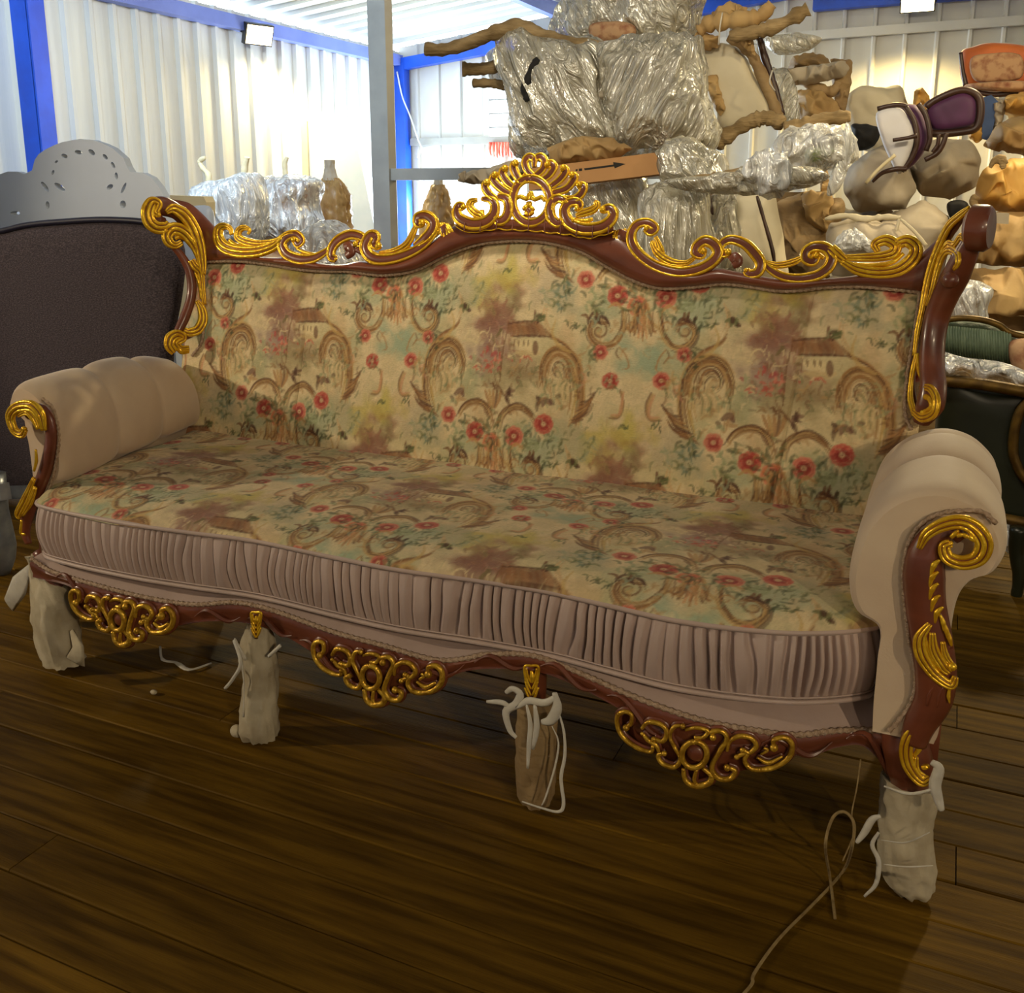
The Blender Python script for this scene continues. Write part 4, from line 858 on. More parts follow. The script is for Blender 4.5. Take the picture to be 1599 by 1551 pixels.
def apron(cpx):
    c3 = PF(*Az(RC)[0]); cd = PF(*cpx); q = MB(); n = np.array([0, -1., 0])
    def pj(x, y, off):
        p = ony(x, y, c3[1]); r = cd+(p-c3)*[.98, 0, .98]; r[1] = float(yfront(r[0]))-off; return r
    for pts, w, bl in AP:
        carve(q, Az(*pts), [a*.66 for a in w], 'gold', pj, n, off=.014, d=1., balls=[a*1.1 for a in bl])
        carve(q, Az(*pts), [a*1.05 for a in w], 'wood', pj, n, off=.007, d=.5)
    carve(q, Az(*RING), 4.6, 'gold', pj, n, off=.016, d=1., ns=3)
    cc = pj(*Az(RC)[0], .010); q.ball(cc, .016, 0, 14, 8, (1, .5, 1))
    p0 = cc+[0, .010, 0]                    # pierced wood ground behind the scrolls
    out = [pj(*p, .004) for p in Az((345, 1050), (420, 1060), (560, 1075), (700, 1095), (840, 1130), (960, 1165), (1100, 1195), (1118, 1260), (1040, 1318), (900, 1335), (800, 1345), (700, 1372), (640, 1345), (560, 1268), (430, 1195), (350, 1120))]
    q.plate(out, (), n, .012, 0)
    return q.build('gilt_apron_carving', WGO, seat_rail)
for c_ in ((192, 964), (586, 1052), (1088, 1171)): apron(c_)
for px, py, s in ((830, 1042, 1.), (400, 958, .7)):
    q = MB()
    for sx in (-1, 1):
        for k in range(4): carve(q, [(px+sx*1*s, py+(54-k*10)*s), (px+sx*6*s, py+(44-k*10)*s), (px+sx*(11-k)*s, py+(32-k*10)*s)], [1.5, 2.4, 1.4], 'gold', PF, np.array([0, -1., 0]), off=.022)
    carve(q, [(px-9*s, py+22*s), (px-11*s, py), (px, py-2*s), (px+11*s, py), (px+9*s, py+22*s)], 2.2, 'gold', PF, np.array([0, -1., 0]), off=.022)
    carve(q, [(px, py+6*s), (px+1, py+14*s), (px, py+24*s)], [2, 5, 2], 'gold', PF, np.array([0, -1., 0]), off=.022)
    carve(q, [(px, py+56*s), (px, py+20*s), (px, py)], [5*s, 9*s, 10*s], 'wood', PF, np.array([0, -1., 0]), off=.012)
    q.build('gilt_knee_carving', WG, seat_rail)

# ---- arms
SEC = cr([(-.050, .308), (-.052, .36), (-.052, .43), (-.056, .478), (-.092, .498), (-.106, .535), (-.106, .585), (-.090, .650), (-.050, .702), (.008, .726), (.062, .716), (.100, .680), (.112, .640), (.100, .602), (.070, .582), (.052, .54), (.048, .45), (.046, .34), (.04, .308)], 5)
def arm(mx, name='arm'):
    ys = np.linspace(1.505, 2.10, 100); cuts = [1.49, 1.735, 1.93, 2.13]; cen = np.array([.005, .60]); G = []
    for y in ys:
        k = np.searchsorted(cuts, y)-1; tt = (y-cuts[k])/(cuts[k+1]-cuts[k]); bul = (1-abs(2*tt-1)**3.5)**.5 if not (k == 2 and tt > .5) else 1.
        f = (1-.15*(1-bul)); e = min(1, (y-1.505)/.03); f *= .93+.07*math.sqrt(1-(1-e)**2)
        P = SEC.copy(); up = np.clip((P[:, 1]-.44)/.06, 0, 1)[:, None]
        P = P*(1-up)+(cen+(P-cen)*f)*up
        P[:, 1] -= .05*np.clip((y-1.78)/.32, 0, 1)**2*np.clip((P[:, 1]-.5)/.2, 0, 1); sk = 0 if mx is None else -.23*(y-1.5)
        if mx is not None: P[:, 0] = np.where(P[:, 0] > 0, P[:, 0]*(.12+.5*np.clip((P[:, 1]-.635)/.035, 0, 1)), P[:, 0]*.92)
        G.append([(p[0] if mx is None else mx-p[0]+sk, y, p[1]) for p in P])
    G = np.array(G); q = MB(); q.grid(G, closed_v=True, flip=mx is None)
    for r, fl_ in ((G[0], 1), (G[-1], 0)):
        q.add(r, [list(range(len(r)))])
    o = q.build(name, MT['velvet'], sofa)
    # tuck creases on the front roll
    return o
arm_r = arm(None); arm_l = arm(-1.905)
NF = np.array([0, -1., 0])
def PA(x, y, off=0.): return ony(x, y, 1.492-off)
Fr = zm(1250, 600, 2.387); Fl = zm(0, 500, 2.82)
def facing(wood_pts, ww, gold_items, gim, knee):
    q = MB(); carve(q, wood_pts, ww, 'wood', PA, NF, off=0., d=.62)
    o = q.build('arm_facing', MT['wood'], sofa)
    for it in gold_items: piece('gilt_leaf_carving', o, it, proj=PA, n=NF, off=.016)
    b_ = MB(); global b; b = b_; gimp(np.array([PA(x, y, -.004) for x, y in cr(gim, 6)]), .0036); b_.build('arm_braid', MT['gimp'], sofa)
    return o
facing(Fr((600, 580), (560, 545), (500, 575), (468, 640), (460, 720), (466, 820), (488, 950), (504, 1080), (494, 1180), (445, 1270), (420, 1340)), [9, 13, 22, 28, 31, 30, 31, 31, 28, 24, 20],
       [[(Fr((442, 612), (470, 560), (525, 525), (592, 512), (648, 534), (684, 590), (664, 645), (606, 664), (550, 645), (536, 605), (560, 592)), [4, 8, 10, 11, 12, 12, 11, 10, 8, 6], L, K(balls=(0, 4), strands=4))]+
        [(Fr((560+k*22, 560-abs(k-2)*-6), (590+k*20, 545+k*14)), [3, 4, 2], 'gold', K(off=.024)) for k in range(4)],
        [(Fr((528+dx, 655+k*44), (505+dx, 675+k*44), (492+dx+k*1, 715+k*44)), [2, 5, 2], 'gold') for k, dx in ((0, -8), (1, -14), (2, -14), (3, -8), (4, 4))]+[(Fr((505, 660), (492, 740), (500, 840), (530, 920), (560, 985)), [5, 7, 7, 7, 5], 'wood', K(off=.008))]+
        [(Fr((520+k*14, 860+k*30), (532+k*12, 890+k*30), (535+k*14, 920+k*28)), [2, 4, 2], 'gold') for k in range(3)],
        [(Fr((482, 892), (445, 945), (452, 1010), (500, 1080), (560, 1120), (578, 1090)), [4, 8, 9, 8, 7, 4], L, K(balls=(0, 0))), (Fr((492, 925), (498, 990), (535, 1055), (556, 1075)), [4, 7, 7, 5], L), (Fr((530, 960), (540, 1010), (566, 1050)), [3, 5, 4], L, K(balls=(0, 7))), (Fr((462, 930), (480, 1010), (520, 1070)), [3, 5, 3], 'gold')],
        [(Fr((500, 1120), (480, 1160), (470, 1200)), [2, 3, 1], 'wood'), (Fr((530, 1130), (515, 1170), (510, 1205)), [2, 3, 1], 'wood'), (Fr((556, 1130), (552, 1165), (556, 1190)), [2, 3, 1], 'gold')]],
       [(1556, 818), (1536, 800), (1505, 798), (1470, 802), (1440, 818), (1418, 850), (1411, 900), (1414, 950), (1420, 1000), (1430, 1050), (1424, 1095), (1400, 1130), (1388, 1142)], None)
facing(Fl((120, 420), (150, 395), (190, 405), (218, 450), (226, 525), (206, 640), (166, 750), (124, 850), (112, 930), (125, 985)), [8, 10, 12, 12, 11, 12, 12, 12, 9, 7],
       [[(Fl((112, 478), (98, 502), (66, 482), (50, 424), (80, 384), (140, 378), (180, 415), (196, 485)), [5, 6, 7, 8, 8, 9, 9, 5], L, K(balls=(4, 0))), (Fl((80, 420), (120, 402), (150, 430), (170, 480)), [3, 6, 6, 3], L)],
        [(Fl((152, 695), (118, 780), (84, 850), (92, 868)), [3, 6, 6, 4], L), (Fl((158, 735), (136, 800), (100, 858)), [3, 5, 3], L), (Fl((158, 570), (160, 620), (150, 665)), [2, 3, 2], 'gold')],
        [(Fl((95, 880), (92, 935), (110, 945)), [2, 3, 2], 'gold')]],
       [(66, 622), (84, 640), (92, 680), (88, 720), (78, 760), (66, 785)], None)
# ---- legs with their wrappings
def PL(x, y, Y=1.5): return ony(x, y, Y)
def leg(pts, ws, Y):
    q = MB(); carve(q, pts, ws, 'wood', lambda x, y, o: ony(x, y, Y), NF, d=1.); return q.build('leg', MT['wood'], sofa)
def sack(name, rows, Y, mat, parent, seed=0, amp=.005, dep=.9, freq=7):
    amp *= 1.15
    rows = resamp(np.array(rows, float), 26); k = 40; G = []
    for y, a, c in rows:
        p = ony((a+c)/2, y, Y); r = (c-a)/2*mpp(p); an = np.arange(k)*2*math.pi/k
        P = np.stack([p[0]+np.cos(an)*r, p[1]+np.sin(an)*max(r*dep, .02), p[2]+0*an], 1)
        ns = fbm(np.stack([np.cos(an)*freq*.35+seed, np.sin(an)*freq*.35, p[2]*14+0*an], 1), 3, seed)
        ns = ns*.55+.9*(1-2*np.abs(vnoise(np.stack([np.cos(an)*freq*.5+seed, np.sin(an)*freq*.5, p[2]*26+0*an], 1), seed+5)))-.4
        rd = np.stack([np.cos(an), np.sin(an), 0*an], 1); G.append(P+rd*(ns*amp)[:, None])
    q = MB(); G = np.array(G); G[:, :, 2] = np.maximum(G[:, :, 2], .001); q.grid(G, closed_v=True, flip=True); q.add(G[0], [list(range(k))]); q.add(G[-1], [list(range(k))[::-1]])
    return q.build(name, mat, parent)
l = leg([(60, 860), (85, 900), (98, 940), (92, 985), (88, 1026)], [10, 18, 14, 11, 12], 1.545)
w_ = sack('leg_wrapping', [(866, 50, 58), (892, 48, 78), (915, 50, 108), (935, 52, 122), (965, 50, 124), (1000, 56, 127), (1022, 64, 130), (1032, 70, 132)], 1.535, MT['cloth_wrap'], l, 3, .008)
q = MB(); q.tube([ony(50, 880, 1.6), ony(30, 915, 1.62), ony(14, 945, 1.64)], [.004, .03, .022], 8, [.002, .004, .003], NF); q.build('cloth_flap', MT['foam'], w_)
q = MB(); q.tube([ony(112, 985, 1.50), ony(122, 1010, 1.49), ony(118, 1034, 1.485)], [.006, .02, .03], 8, [.004, .006, .004], NF); q.build('cloth_flap', MT['cloth_wrap'], w_)
l = leg([(402, 945), (404, 990), (404, 1060), (404, 1144)], [13, 12, 10, 11], 1.49)
w_ = sack('leg_wrapping', [(955, 396, 412), (975, 388, 420), (1000, 380, 427), (1030, 376, 432), (1070, 380, 432), (1105, 376, 432), (1135, 372, 435), (1150, 376, 432)], 1.485, MT['cloth_wrap'], l, 8, .006)
q = MB(); q.ball(ony(370, 1142, 1.47), .016, 0, 12, 8, (1, .8, .9)); q.build('cloth_knot', MT['cloth_wrap'], w_)
q = MB(); q.tube(cr([ony(384, 1030, 1.45), ony(372, 1010, 1.44), ony(366, 1000, 1.44), ony(376, 1035, 1.43), ony(364, 1060, 1.43), ony(352, 1075, 1.43)], 5), .004, 6); q.tube(cr([ony(378, 1030, 1.455), ony(381, 1070, 1.45), ony(380, 1120, 1.45)], 5), .0016, 5); q.tube(cr([ony(420, 1025, 1.45), ony(434, 1012, 1.45), ony(438, 1008, 1.45)], 4), .004, 6); q.build('cloth_strip', MT['foam'], w_)
l = leg([(838, 1020), (838, 1070), (838, 1150), (838, 1250)], [17, 16, 13, 13], 1.512)
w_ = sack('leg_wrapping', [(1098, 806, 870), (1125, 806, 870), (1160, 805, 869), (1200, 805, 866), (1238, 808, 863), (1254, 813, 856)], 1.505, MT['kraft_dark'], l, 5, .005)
w_['label'] = 'brown paper wrapped round the leg'
q = MB()
for pts, r in (([(760, 1096), (785, 1098), (800, 1108)], .006), ([(790, 1082), (800, 1076), (812, 1084), (806, 1100), (790, 1112), (796, 1140), (806, 1152)], .008), ([(806, 1105), (825, 1095), (850, 1098), (868, 1088)], .008), ([(866, 1082), (870, 1105), (860, 1125), (846, 1128)], .010), ([(822, 1100), (828, 1130), (826, 1165), (824, 1200)], .005), ([(835, 1100), (838, 1135), (832, 1170)], .006),
               ([(868, 1100), (880, 1140), (882, 1180), (876, 1215), (880, 1255), (872, 1268), (845, 1262), (815, 1252)], .0035), ([(862, 1134), (872, 1160), (866, 1200), (852, 1245), (846, 1258)], .002)):
    P = np.array([ony(x, y, 1.44) for x, y in cr(pts, 5)]); P[:, 2] = np.maximum(P[:, 2], .004); tt = np.linspace(0, 1, len(P)); q.tube(P, r*(.5+.5*np.sin(math.pi*tt)), 6, r*.35, NF)
q.build('foam_ties', MT['foam'], w_)
l = leg([(1400, 1120), (1412, 1160), (1420, 1200), (1418, 1240), (1412, 1300), (1414, 1380)], [24, 36, 37, 25, 20, 18], 1.545)
piece('gilt_knee_carving', l, [(Fr((492, 1276), (424, 1292), (394, 1350), (404, 1420), (450, 1478), (482, 1468)), [5, 8, 9, 9, 8, 5], L), (Fr((482, 1304), (432, 1318)), [3, 4, 2], 'gold'), (Fr((428, 1388), (430, 1440), (468, 1468)), [4, 6, 4], L), (Fr((462, 1420), (468, 1432)), [6, 7, 6], 'gold'), (Fr((425, 1340), (440, 1360), (425, 1385)), [3, 5, 3], 'gold')], proj=lambda x, y, o: ony(x, y, 1.545-.058-o), n=NF, off=.0)
w_ = sack('leg_wrapping', [(1218, 1380, 1464), (1245, 1378, 1460), (1275, 1376, 1452), (1300, 1376, 1450), (1325, 1372, 1456), (1355, 1376, 1458), (1380, 1386, 1454), (1392, 1396, 1446)], 1.55, MT['cloth_wrap'], l, 11, .006)
q = MB()
for pts, r in (([(1375, 1275), (1362, 1280), (1350, 1300), (1338, 1316)], .006), ([(1372, 1300), (1362, 1320), (1372, 1345), (1368, 1380), (1350, 1400)], .004), ([(1455, 1190), (1466, 1200), (1460, 1225), (1464, 1245), (1470, 1265)], .009), ([(1380, 1228), (1420, 1240), (1460, 1232)], .003), ([(1376, 1312), (1415, 1316), (1452, 1300)], .0015), ([(1380, 1350), (1415, 1354), (1457, 1352)], .0015)):
    P = np.array([ony(x, y, 1.475) for x, y in cr(pts, 5)]); tt = np.linspace(0, 1, len(P)); q.tube(P, r*(.55+.45*np.sin(math.pi*tt)), 6, r*.5, NF)
q.build('cloth_strip', MT['foam'], w_)
for x in (-1.93, .0):
    q = MB(); q.tube([(x, 2.12, .32), (x, 2.14, .2), (x, 2.18, 0)], [.03, .022, .02], 10); q.build('leg', MT['wood'], sofa)
# ================================================================== stored furniture: helpers
def star(outline, n=84, ns=5):
    p = resamp(np.vstack([cr(outline, ns, True), outline[:1]]), n+1)[:-1]; return p
def puff_into(q, outline, Y, th, amp=.02, p=2.5, ws=(6, 6, 6), seed=0, sharp=False, n=84, R=16, back=.6, lean=0., mi=0, ridged=.0, facet=False, skew=0., **_):
    """padded body grown from an outline standing at depth Y: bulging front and back, wrinkled"""
    if facet: n, R = min(n, 40), min(R, 9)
    o = resamp(np.array(list(outline)+[outline[0]], float), n+1)[:-1] if sharp or facet else star(outline, n)
    c = o.mean(0); rs = np.linspace(0, 1, R)**.75; front = []; bk = []
    for r in rs:
        ring = np.array([ony(*(c+(k-c)*max(r, .004)), Y) for k in o]); dpt = th*(max(0, 1-r**p))**.5
        a = ring.copy(); a[:, 1] -= dpt; e = ring.copy(); e[:, 1] += dpt*back; front.append(a); bk.append(e)
    G = np.array(front+bk[::-1][1:]); m, k = G.shape[:2]
    GS = G.reshape(-1, 3).copy(); GS[:, 0] += skew*GS[:, 2]
    nz = fbm((GS*np.array(ws))+seed*7.3, 3, seed).reshape(m, k)
    if facet: nz = nz+.7*RNG.uniform(-1, 1, (m, k))*(np.arange(m)[:, None] > 0)
    if ridged: nz = nz*(1-ridged)+ridged*(1-2*np.abs(vnoise(GS*np.array(ws)*1.7+seed, seed+40).reshape(m, k)))
    cc = G.mean((0, 1)); D_ = G-cc; D_ /= np.linalg.norm(D_, axis=2)[..., None]+1e-9
    G = G+D_*(nz*amp)[..., None]; G[..., 1] += lean*(G[..., 2]-cc[2])
    if facet:
        f = []
        for i in range(m-1):
            for j in range(k):
                a, b_, c_, d_ = i*k+j, (i+1)*k+j, (i+1)*k+(j+1) % k, i*k+(j+1) % k
                f += [[a, b_, c_], [a, c_, d_]] if (i*7+j*3) % 2 else [[a, b_, d_], [b_, c_, d_]]
        q.add(G.reshape(-1, 3), f, mi)
    else: q.grid(G, closed_v=True, mi=mi); q.add(G[0], [list(range(k))[::-1]], mi); q.add(G[-1], [list(range(k))], mi)
from mathutils.geometry import delaunay_2d_cdt
def crumple_into(q, outline, Y, th, amp=.02, p=4, seed=0, npts=60, back=.6, soft=False, mi=0, **_):
    """creased paper or draped cloth: random facets inside the outline, bulging front and back"""
    rg = np.random.default_rng(seed+101); o = resamp(np.array(list(outline)+[outline[0]], float), 27 if soft else 37)[:-1]
    c = o.mean(0); sz = (o.max(0)-o.min(0)); o = o+rg.normal(0, .012*sz.min(), o.shape)
    def inside(P):
        r = np.zeros(len(P), bool); m = len(o)
        for i in range(m):
            (x1, y1), (x2, y2) = o[i], o[(i+1) % m]
            cnd = ((y1 > P[:, 1]) != (y2 > P[:, 1])) & (P[:, 0] < (x2-x1)*(P[:, 1]-y1)/(y2-y1+1e-12)+x1); r ^= cnd
        return r
    def dist(P):
        d = np.full(len(P), 1e9)
        for i in range(len(o)):
            e0, e1 = o[i], o[(i+1) % len(o)]; e = e1-e0; t = np.clip(((P-e0)@e)/(e@e+1e-12), 0, 1); d = np.minimum(d, np.linalg.norm(P-e0-t[:, None]*e, axis=1))
        return d
    for sgn, k in ((1, 1.), (-1, back)):
        C_ = rg.uniform(o.min(0), o.max(0), (npts*3, 2)); C_ = C_[inside(C_)]; C_ = C_[dist(C_) > .05*sz.min()][:npts]
        V = np.vstack([o, C_]); res = delaunay_2d_cdt([Vector(v) for v in V], [], [list(range(len(o)))], 1, 1e-4)
        P = np.array([v[:] for v in res[0]]); d = dist(P); R_ = (.30 if soft else .36)*sz.min(); r = np.clip(1-d/R_, 0, 1)
        dep = th*k*np.sqrt(np.clip(1-r**2.6, 0, 1)); W3 = np.array([ony(x, y, Y) for x, y in P]); nz = rg.uniform(-1, 1, len(P))*(d > 1e-3)
        W3[:, 1] -= sgn*(dep+nz*amp); W3[:, 2] += .35*amp*rg.normal(0, 1, len(P))*(d > 1e-3)
        q.add(W3, [f[::1] if sgn > 0 else f[::-1] for f in res[2]], mi)
PAPER = [MT[k] for k in ('kraft', 'kraft_dark', 'kraft_gold', 'papergrey')]
def puff(name, outline, Y, th, mat, parent=None, crumple=None, **kw):
    soft = mat is MT['greycloth']
    if crumple is None: crumple = soft or any(mat is k for k in PAPER)
    q = MB()
    if crumple:
        sz = np.ptp(np.array(outline, float), axis=0).max(); kw['amp'] = min(max(kw.get('amp', .02), .012), th*.36)*(1.4 if soft else 1.8)
        crumple_into(q, outline, Y, th, npts=(16 if soft else int(10+sz*.22)), soft=soft, **kw); o = q.build(name, mat, parent, smooth=soft)
        bm = bmesh.new(); bm.from_mesh(o.data); bmesh.ops.remove_doubles(bm, verts=bm.verts[:], dist=.0005); bmesh.ops.recalc_face_normals(bm, faces=bm.faces[:]); bm.to_mesh(o.data); bm.free()
        me = o.data; at = me.attributes.new('crease_edge', 'FLOAT', 'EDGE'); rg = np.random.default_rng(kw.get('seed', 0)+7)
        at.data.foreach_set('value', (rg.uniform(0, 1, len(me.edges))**(2.2 if soft else 1.3)*(.7 if soft else .9)).astype(np.float32))
        me.polygons.foreach_set('use_smooth', np.ones(len(me.polygons), bool)); md = o.modifiers.new('soft', 'SUBSURF'); md.levels = md.render_levels = 2
        return o
    puff_into(q, outline, Y, th, **kw); return q.build(name, mat, parent)
def ground(t, x0, x1, y, Y, dep, mat, name='lower_body'):
    a, c = ony(x0, y, Y), ony(x1, y, Y); q = MB(); q.box((a[0], Y-dep/2, 0), (c[0], Y+dep/2, a[2])); return q.build(name, MT[mat], t, False)
def limb_into(q, pts, Y, r, rough=.18, seed=0, dY=0., mi=0, seg=12):
    p2 = cr(pts, 7); k = len(p2); Ys = np.linspace(Y, Y+dY, k); P = np.array([ony(x, y, a) for (x, y), a in zip(p2, Ys)]); m = mpp(P[k//2])
    W_ = interp_w(r, k)*m*(1+rough*vnoise(np.stack([np.arange(k)*.9, 0*np.arange(k)+seed, 0*np.arange(k)], 1), seed)); q.tube(P, W_, seg, mi=mi)
def limb(name, pts, Y, r, mat, parent=None, **kw):
    q = MB(); limb_into(q, pts, Y, r, **kw); return q.build(name, mat, parent)
def thing(name, label, cat, px, Y, group=None):
    p = ony(*px, Y); return empty(name, label, cat, group, tuple(p))
def slab(name, outline, Y, t, mat, parent=None, holes=(), n=(0, -1, 0)):
    q = MB(); q.plate([ony(*p, Y) for p in outline], [[ony(*p, Y) for p in h] for h in holes], n, t); return q.build(name, mat, parent, False)

# ------------------------------------------------------------------ left of the sofa
t = thing('upholstered_headboard', 'dark woven upholstered headboard behind sofa left arm', 'headboard', (130, 700), 2.40)
puff('padded_panel', [(-70, 376), (0, 361), (45, 351), (100, 346), (160, 343), (222, 346), (262, 356), (285, 376), (290, 415), (284, 470), (274, 530), (266, 640), (266, 756), (90, 757), (-70, 757)], 2.40, .03, MT['dark_uph'], t, amp=.003, p=12, back=.8, n=120)
q = MB(); q.tube(np.array([ony(x, y, 2.385) for x, y in cr([(-70, 376), (0, 361), (45, 351), (100, 346), (160, 343), (222, 346), (262, 356), (284, 376)], 6)]), .010, 8); q.build('piping', MT['navy'], t)
q = MB(); q.beam(ony(-70, 766, 2.40), ony(268, 766, 2.40), .05, .05); q.beam(ony(8, 768, 1.88), ony(8, 768, 2.40)+[-.55, 0, 0], .03, .05); q.build('base_rail', MT['silver'], t, False)
P = [(y, onz(10, 908, 0)) for y in (0,)]; lc = onz(6, 896, 0)
q = MB(); zz = np.array([0, .02, .05, .09, .14, .2, .27, .32]); rr_ = np.array([.018, .028, .040, .046, .042, .036, .038, .040])
q.tube(np.stack([lc[0]+0*zz, lc[1]+0*zz, zz], 1), rr_, 14); q.build('leg', MT['silver'], t)

t = thing('carved_headboard', 'pale grey lacquered headboard with pierced arched crest', 'headboard', (125, 400), 2.62)
def el(cx, cy, rx, ry, a=0, n=10):
    a = math.radians(a); return [(cx+rx*math.cos(u)*math.cos(a)-ry*math.sin(u)*math.sin(a), cy+rx*math.cos(u)*math.sin(a)+ry*math.sin(u)*math.cos(a)) for u in np.arange(n)*6.283/n]
Hz = [(390, 945, 20, 13, 20), (475, 922, 24, 13, 10), (555, 922, 24, 14, 40), (637, 950, 20, 11, 50), (684, 1000, 22, 10, 65), (704, 1066, 22, 10, 85), (665, 1132, 22, 14, -35), (748, 1140, 38, 9, -65), (744, 1238, 24, 19, 90), (341, 980, 12, 7, -40), (320, 1045, 16, 8, -70), (272, 1132, 38, 14, 55), (362, 1132, 40, 15, 35), (288, 1242, 24, 12, 85), (92, 1291, 30, 13, 0)]
slab('carved_panel', [(-70, 285), (0, 272), (12, 268), (26, 268), (38, 272), (50, 266), (54, 250), (60, 241), (70, 234), (84, 227), (97, 222), (112, 219), (125, 217), (145, 219), (160, 224), (175, 231), (185, 240), (193, 247), (198, 260), (204, 269), (222, 270), (236, 277), (248, 292), (256, 306), (262, 330), (272, 350), (272, 440), (-70, 440)], 2.62, .028, MT['lacquer'], t,
     [el(a/3.8775, b_/3.8775, c_/3.8775, d_/3.8775, e_) for a, b_, c_, d_, e_ in Hz])
for x in (-60, 262): q = MB(); q.beam(ony(x, 438, 2.64), ony(x, 438, 2.64)*[1, 1, 0], .05, .03, up=(0, 1, 0)); q.build('leg', MT['lacquer'], t, False)
t = thing('chair', 'light blue grey chair back peeking past the sofa left gilt wing', 'chair', (312, 370), 3.0)
puff('chair_back', [(288, 330), (300, 324), (322, 322), (332, 332), (334, 380), (330, 420), (285, 420)], 3.0, .03, MT['lacquer'], t, amp=.004, p=6)
q = MB(); q.tube([ony(310, 418, 3.0), ony(310, 418, 3.0)*[1, 1, 0]], .03, 8); q.build('leg', MT['lacquer'], t)
t = tag(slab('board', [(236, 304), (318, 307), (322, 316), (322, 520), (240, 520), (240, 316)], 3.5, .06, MT['cream']), 'cream board standing behind the pale carved headboard', 'board'); ground(t, 244, 318, 515, 3.5, .06, 'cream')

def film_chair(label, px, Y, core, shell, core_mat, film, th=.3, seed=0, amp=.03, name='wrapped_chair', group=None, core_amp=.02, posts=(), post_mat='ropepaper', p=3., film_amp=None, legs=True):
    t = thing(name, label, 'chair' if 'chair' in name else name.split('_')[-1], px, Y, group)
    puff('chair_body', core, Y, th*.85, MT[core_mat], t, amp=core_amp, p=4, seed=seed, ws=(4, 4, 3))
    for k, (pts, r) in enumerate(posts): limb('wrapped_leg', pts, Y, r, MT[post_mat], t, seed=k+seed)
    puff('plastic_wrap', shell, Y-.02, th, MT[film], t, amp=film_amp or amp, p=p, seed=seed+3, ws=(15, 15, 5), ridged=.7, n=130, R=26)
    xs_ = [q[0] for q in core]; ys_ = max(q[1] for q in core)-6
    if legs: ground(t, min(xs_)+4, max(xs_)-4, ys_, Y, th*.9, core_mat)
    return t
film_chair('plastic wrapped armchair with two curled posts near left wall', (358, 372), 4.3, [(324, 300), (345, 290), (398, 284), (400, 376), (345, 378), (326, 366)], [(315, 302), (330, 286), (362, 280), (402, 276), (408, 372), (340, 378), (318, 364)], 'whiteuph', 'film_w', .2, 1, amp=.02,
           posts=[([(322, 300), (326, 276), (316, 262), (312, 252), (320, 246)], [6, 4.5, 4, 4, 3]), ([(381, 300), (381, 275), (383, 258), (386, 246)], [6, 6, 5, 5])], post_mat='cream')
film_chair('plastic wrapped tub chair beside the gold taffeta chair', (445, 372), 5.0, [(402, 290), (440, 284), (484, 288), (486, 372), (402, 374)], [(394, 286), (420, 278), (455, 274), (484, 277), (500, 286), (492, 318), (494, 374), (392, 376)], 'floral', 'film_w', .24, 2, amp=.02,
           posts=[([(447, 290), (446, 270), (445, 255), (449, 246)], [5, 4, 4.5, 3])], post_mat='cream')
def bottle(label, rows, Y, mat, cap, group=None, seed=0):
    t = thing('draped_chair', label, 'chair', (rows[-1][1]*.5+rows[-1][2]*.5, rows[-1][0]), Y, group)
    sack('drape', rows, Y, MT[mat], t, seed, .02, .8, 16); ground(t, rows[-1][1]+6, rows[-1][2]-6, rows[-1][0]-4, Y, .2, mat)
    if cap: sack('tied_top', cap, Y, MT['greycloth'], t, seed+2, .006, .9)
    return t
bottle('tall chair draped in gold taffeta before the white panel', [(278, 505, 528), (290, 496, 540), (305, 492, 546), (330, 490, 549), (380, 488, 552)], 5.6, 'bronze', [(250, 506, 523), (262, 507, 523), (282, 503, 529)], None, 3)
bottle('draped chair in pinkish film standing behind the guard rail', [(288, 676, 692), (300, 668, 698), (320, 662, 705), (350, 656, 712), (370, 652, 716)], 6.6, 'bronze', [(268, 681, 688), (289, 676, 692)], None, 6)
t = thing('wrapped_stool', 'film covered mound rising to a peak behind the sofa back', 'stool', (520, 392), 4.2)
ground(t, 480, 556, 412, 4.2, .3, 'bronze'); puff('cloth_cover', [(478, 384), (500, 356), (515, 348), (532, 356), (556, 382), (560, 420), (474, 420)], 4.2, .2, MT['bronze'], t, amp=.012, seed=4)
puff('plastic_wrap', [(470, 386), (496, 354), (515, 343), (536, 354), (562, 384), (566, 424), (468, 424)], 4.18, .23, MT['film_w'], t, amp=.02, seed=5, ridged=.6, ws=(9, 9, 4))
t = thing('leaning_board', 'big white board with cream edge leaning near left wall', 'board', (520, 390), 7.0)
slab('board_face', [(480, 190), (520, 194), (554, 206), (556, 216), (618, 520), (486, 520)], 7.0, .02, MT['white'], t)
slab('board_edge', [(469, 190), (479, 189), (490, 520), (480, 520)], 6.98, .05, MT['cream'], t)
# ------------------------------------------------------------------ the big pile behind the sofa
t = film_chair('plastic film bundle topmost on the big furniture pile', (1000, 80), 4.9, [(880, 40), (905, -10), (960, -50), (1050, -60), (1084, -20), (1080, 30), (1060, 62), (980, 82), (900, 78)], [(862, 52), (885, 5), (940, -55), (1050, -70), (1096, -24), (1092, 22), (1074, 62), (1000, 88), (905, 86)], 'papergrey', 'film', .22, 4, name='wrapped_bundle', legs=False)
puff('printed_cushion', [(920, 40), (960, 32), (990, 40), (985, 62), (930, 66)], 4.66, .05, MT['floral'], t, amp=.01, seed=2)
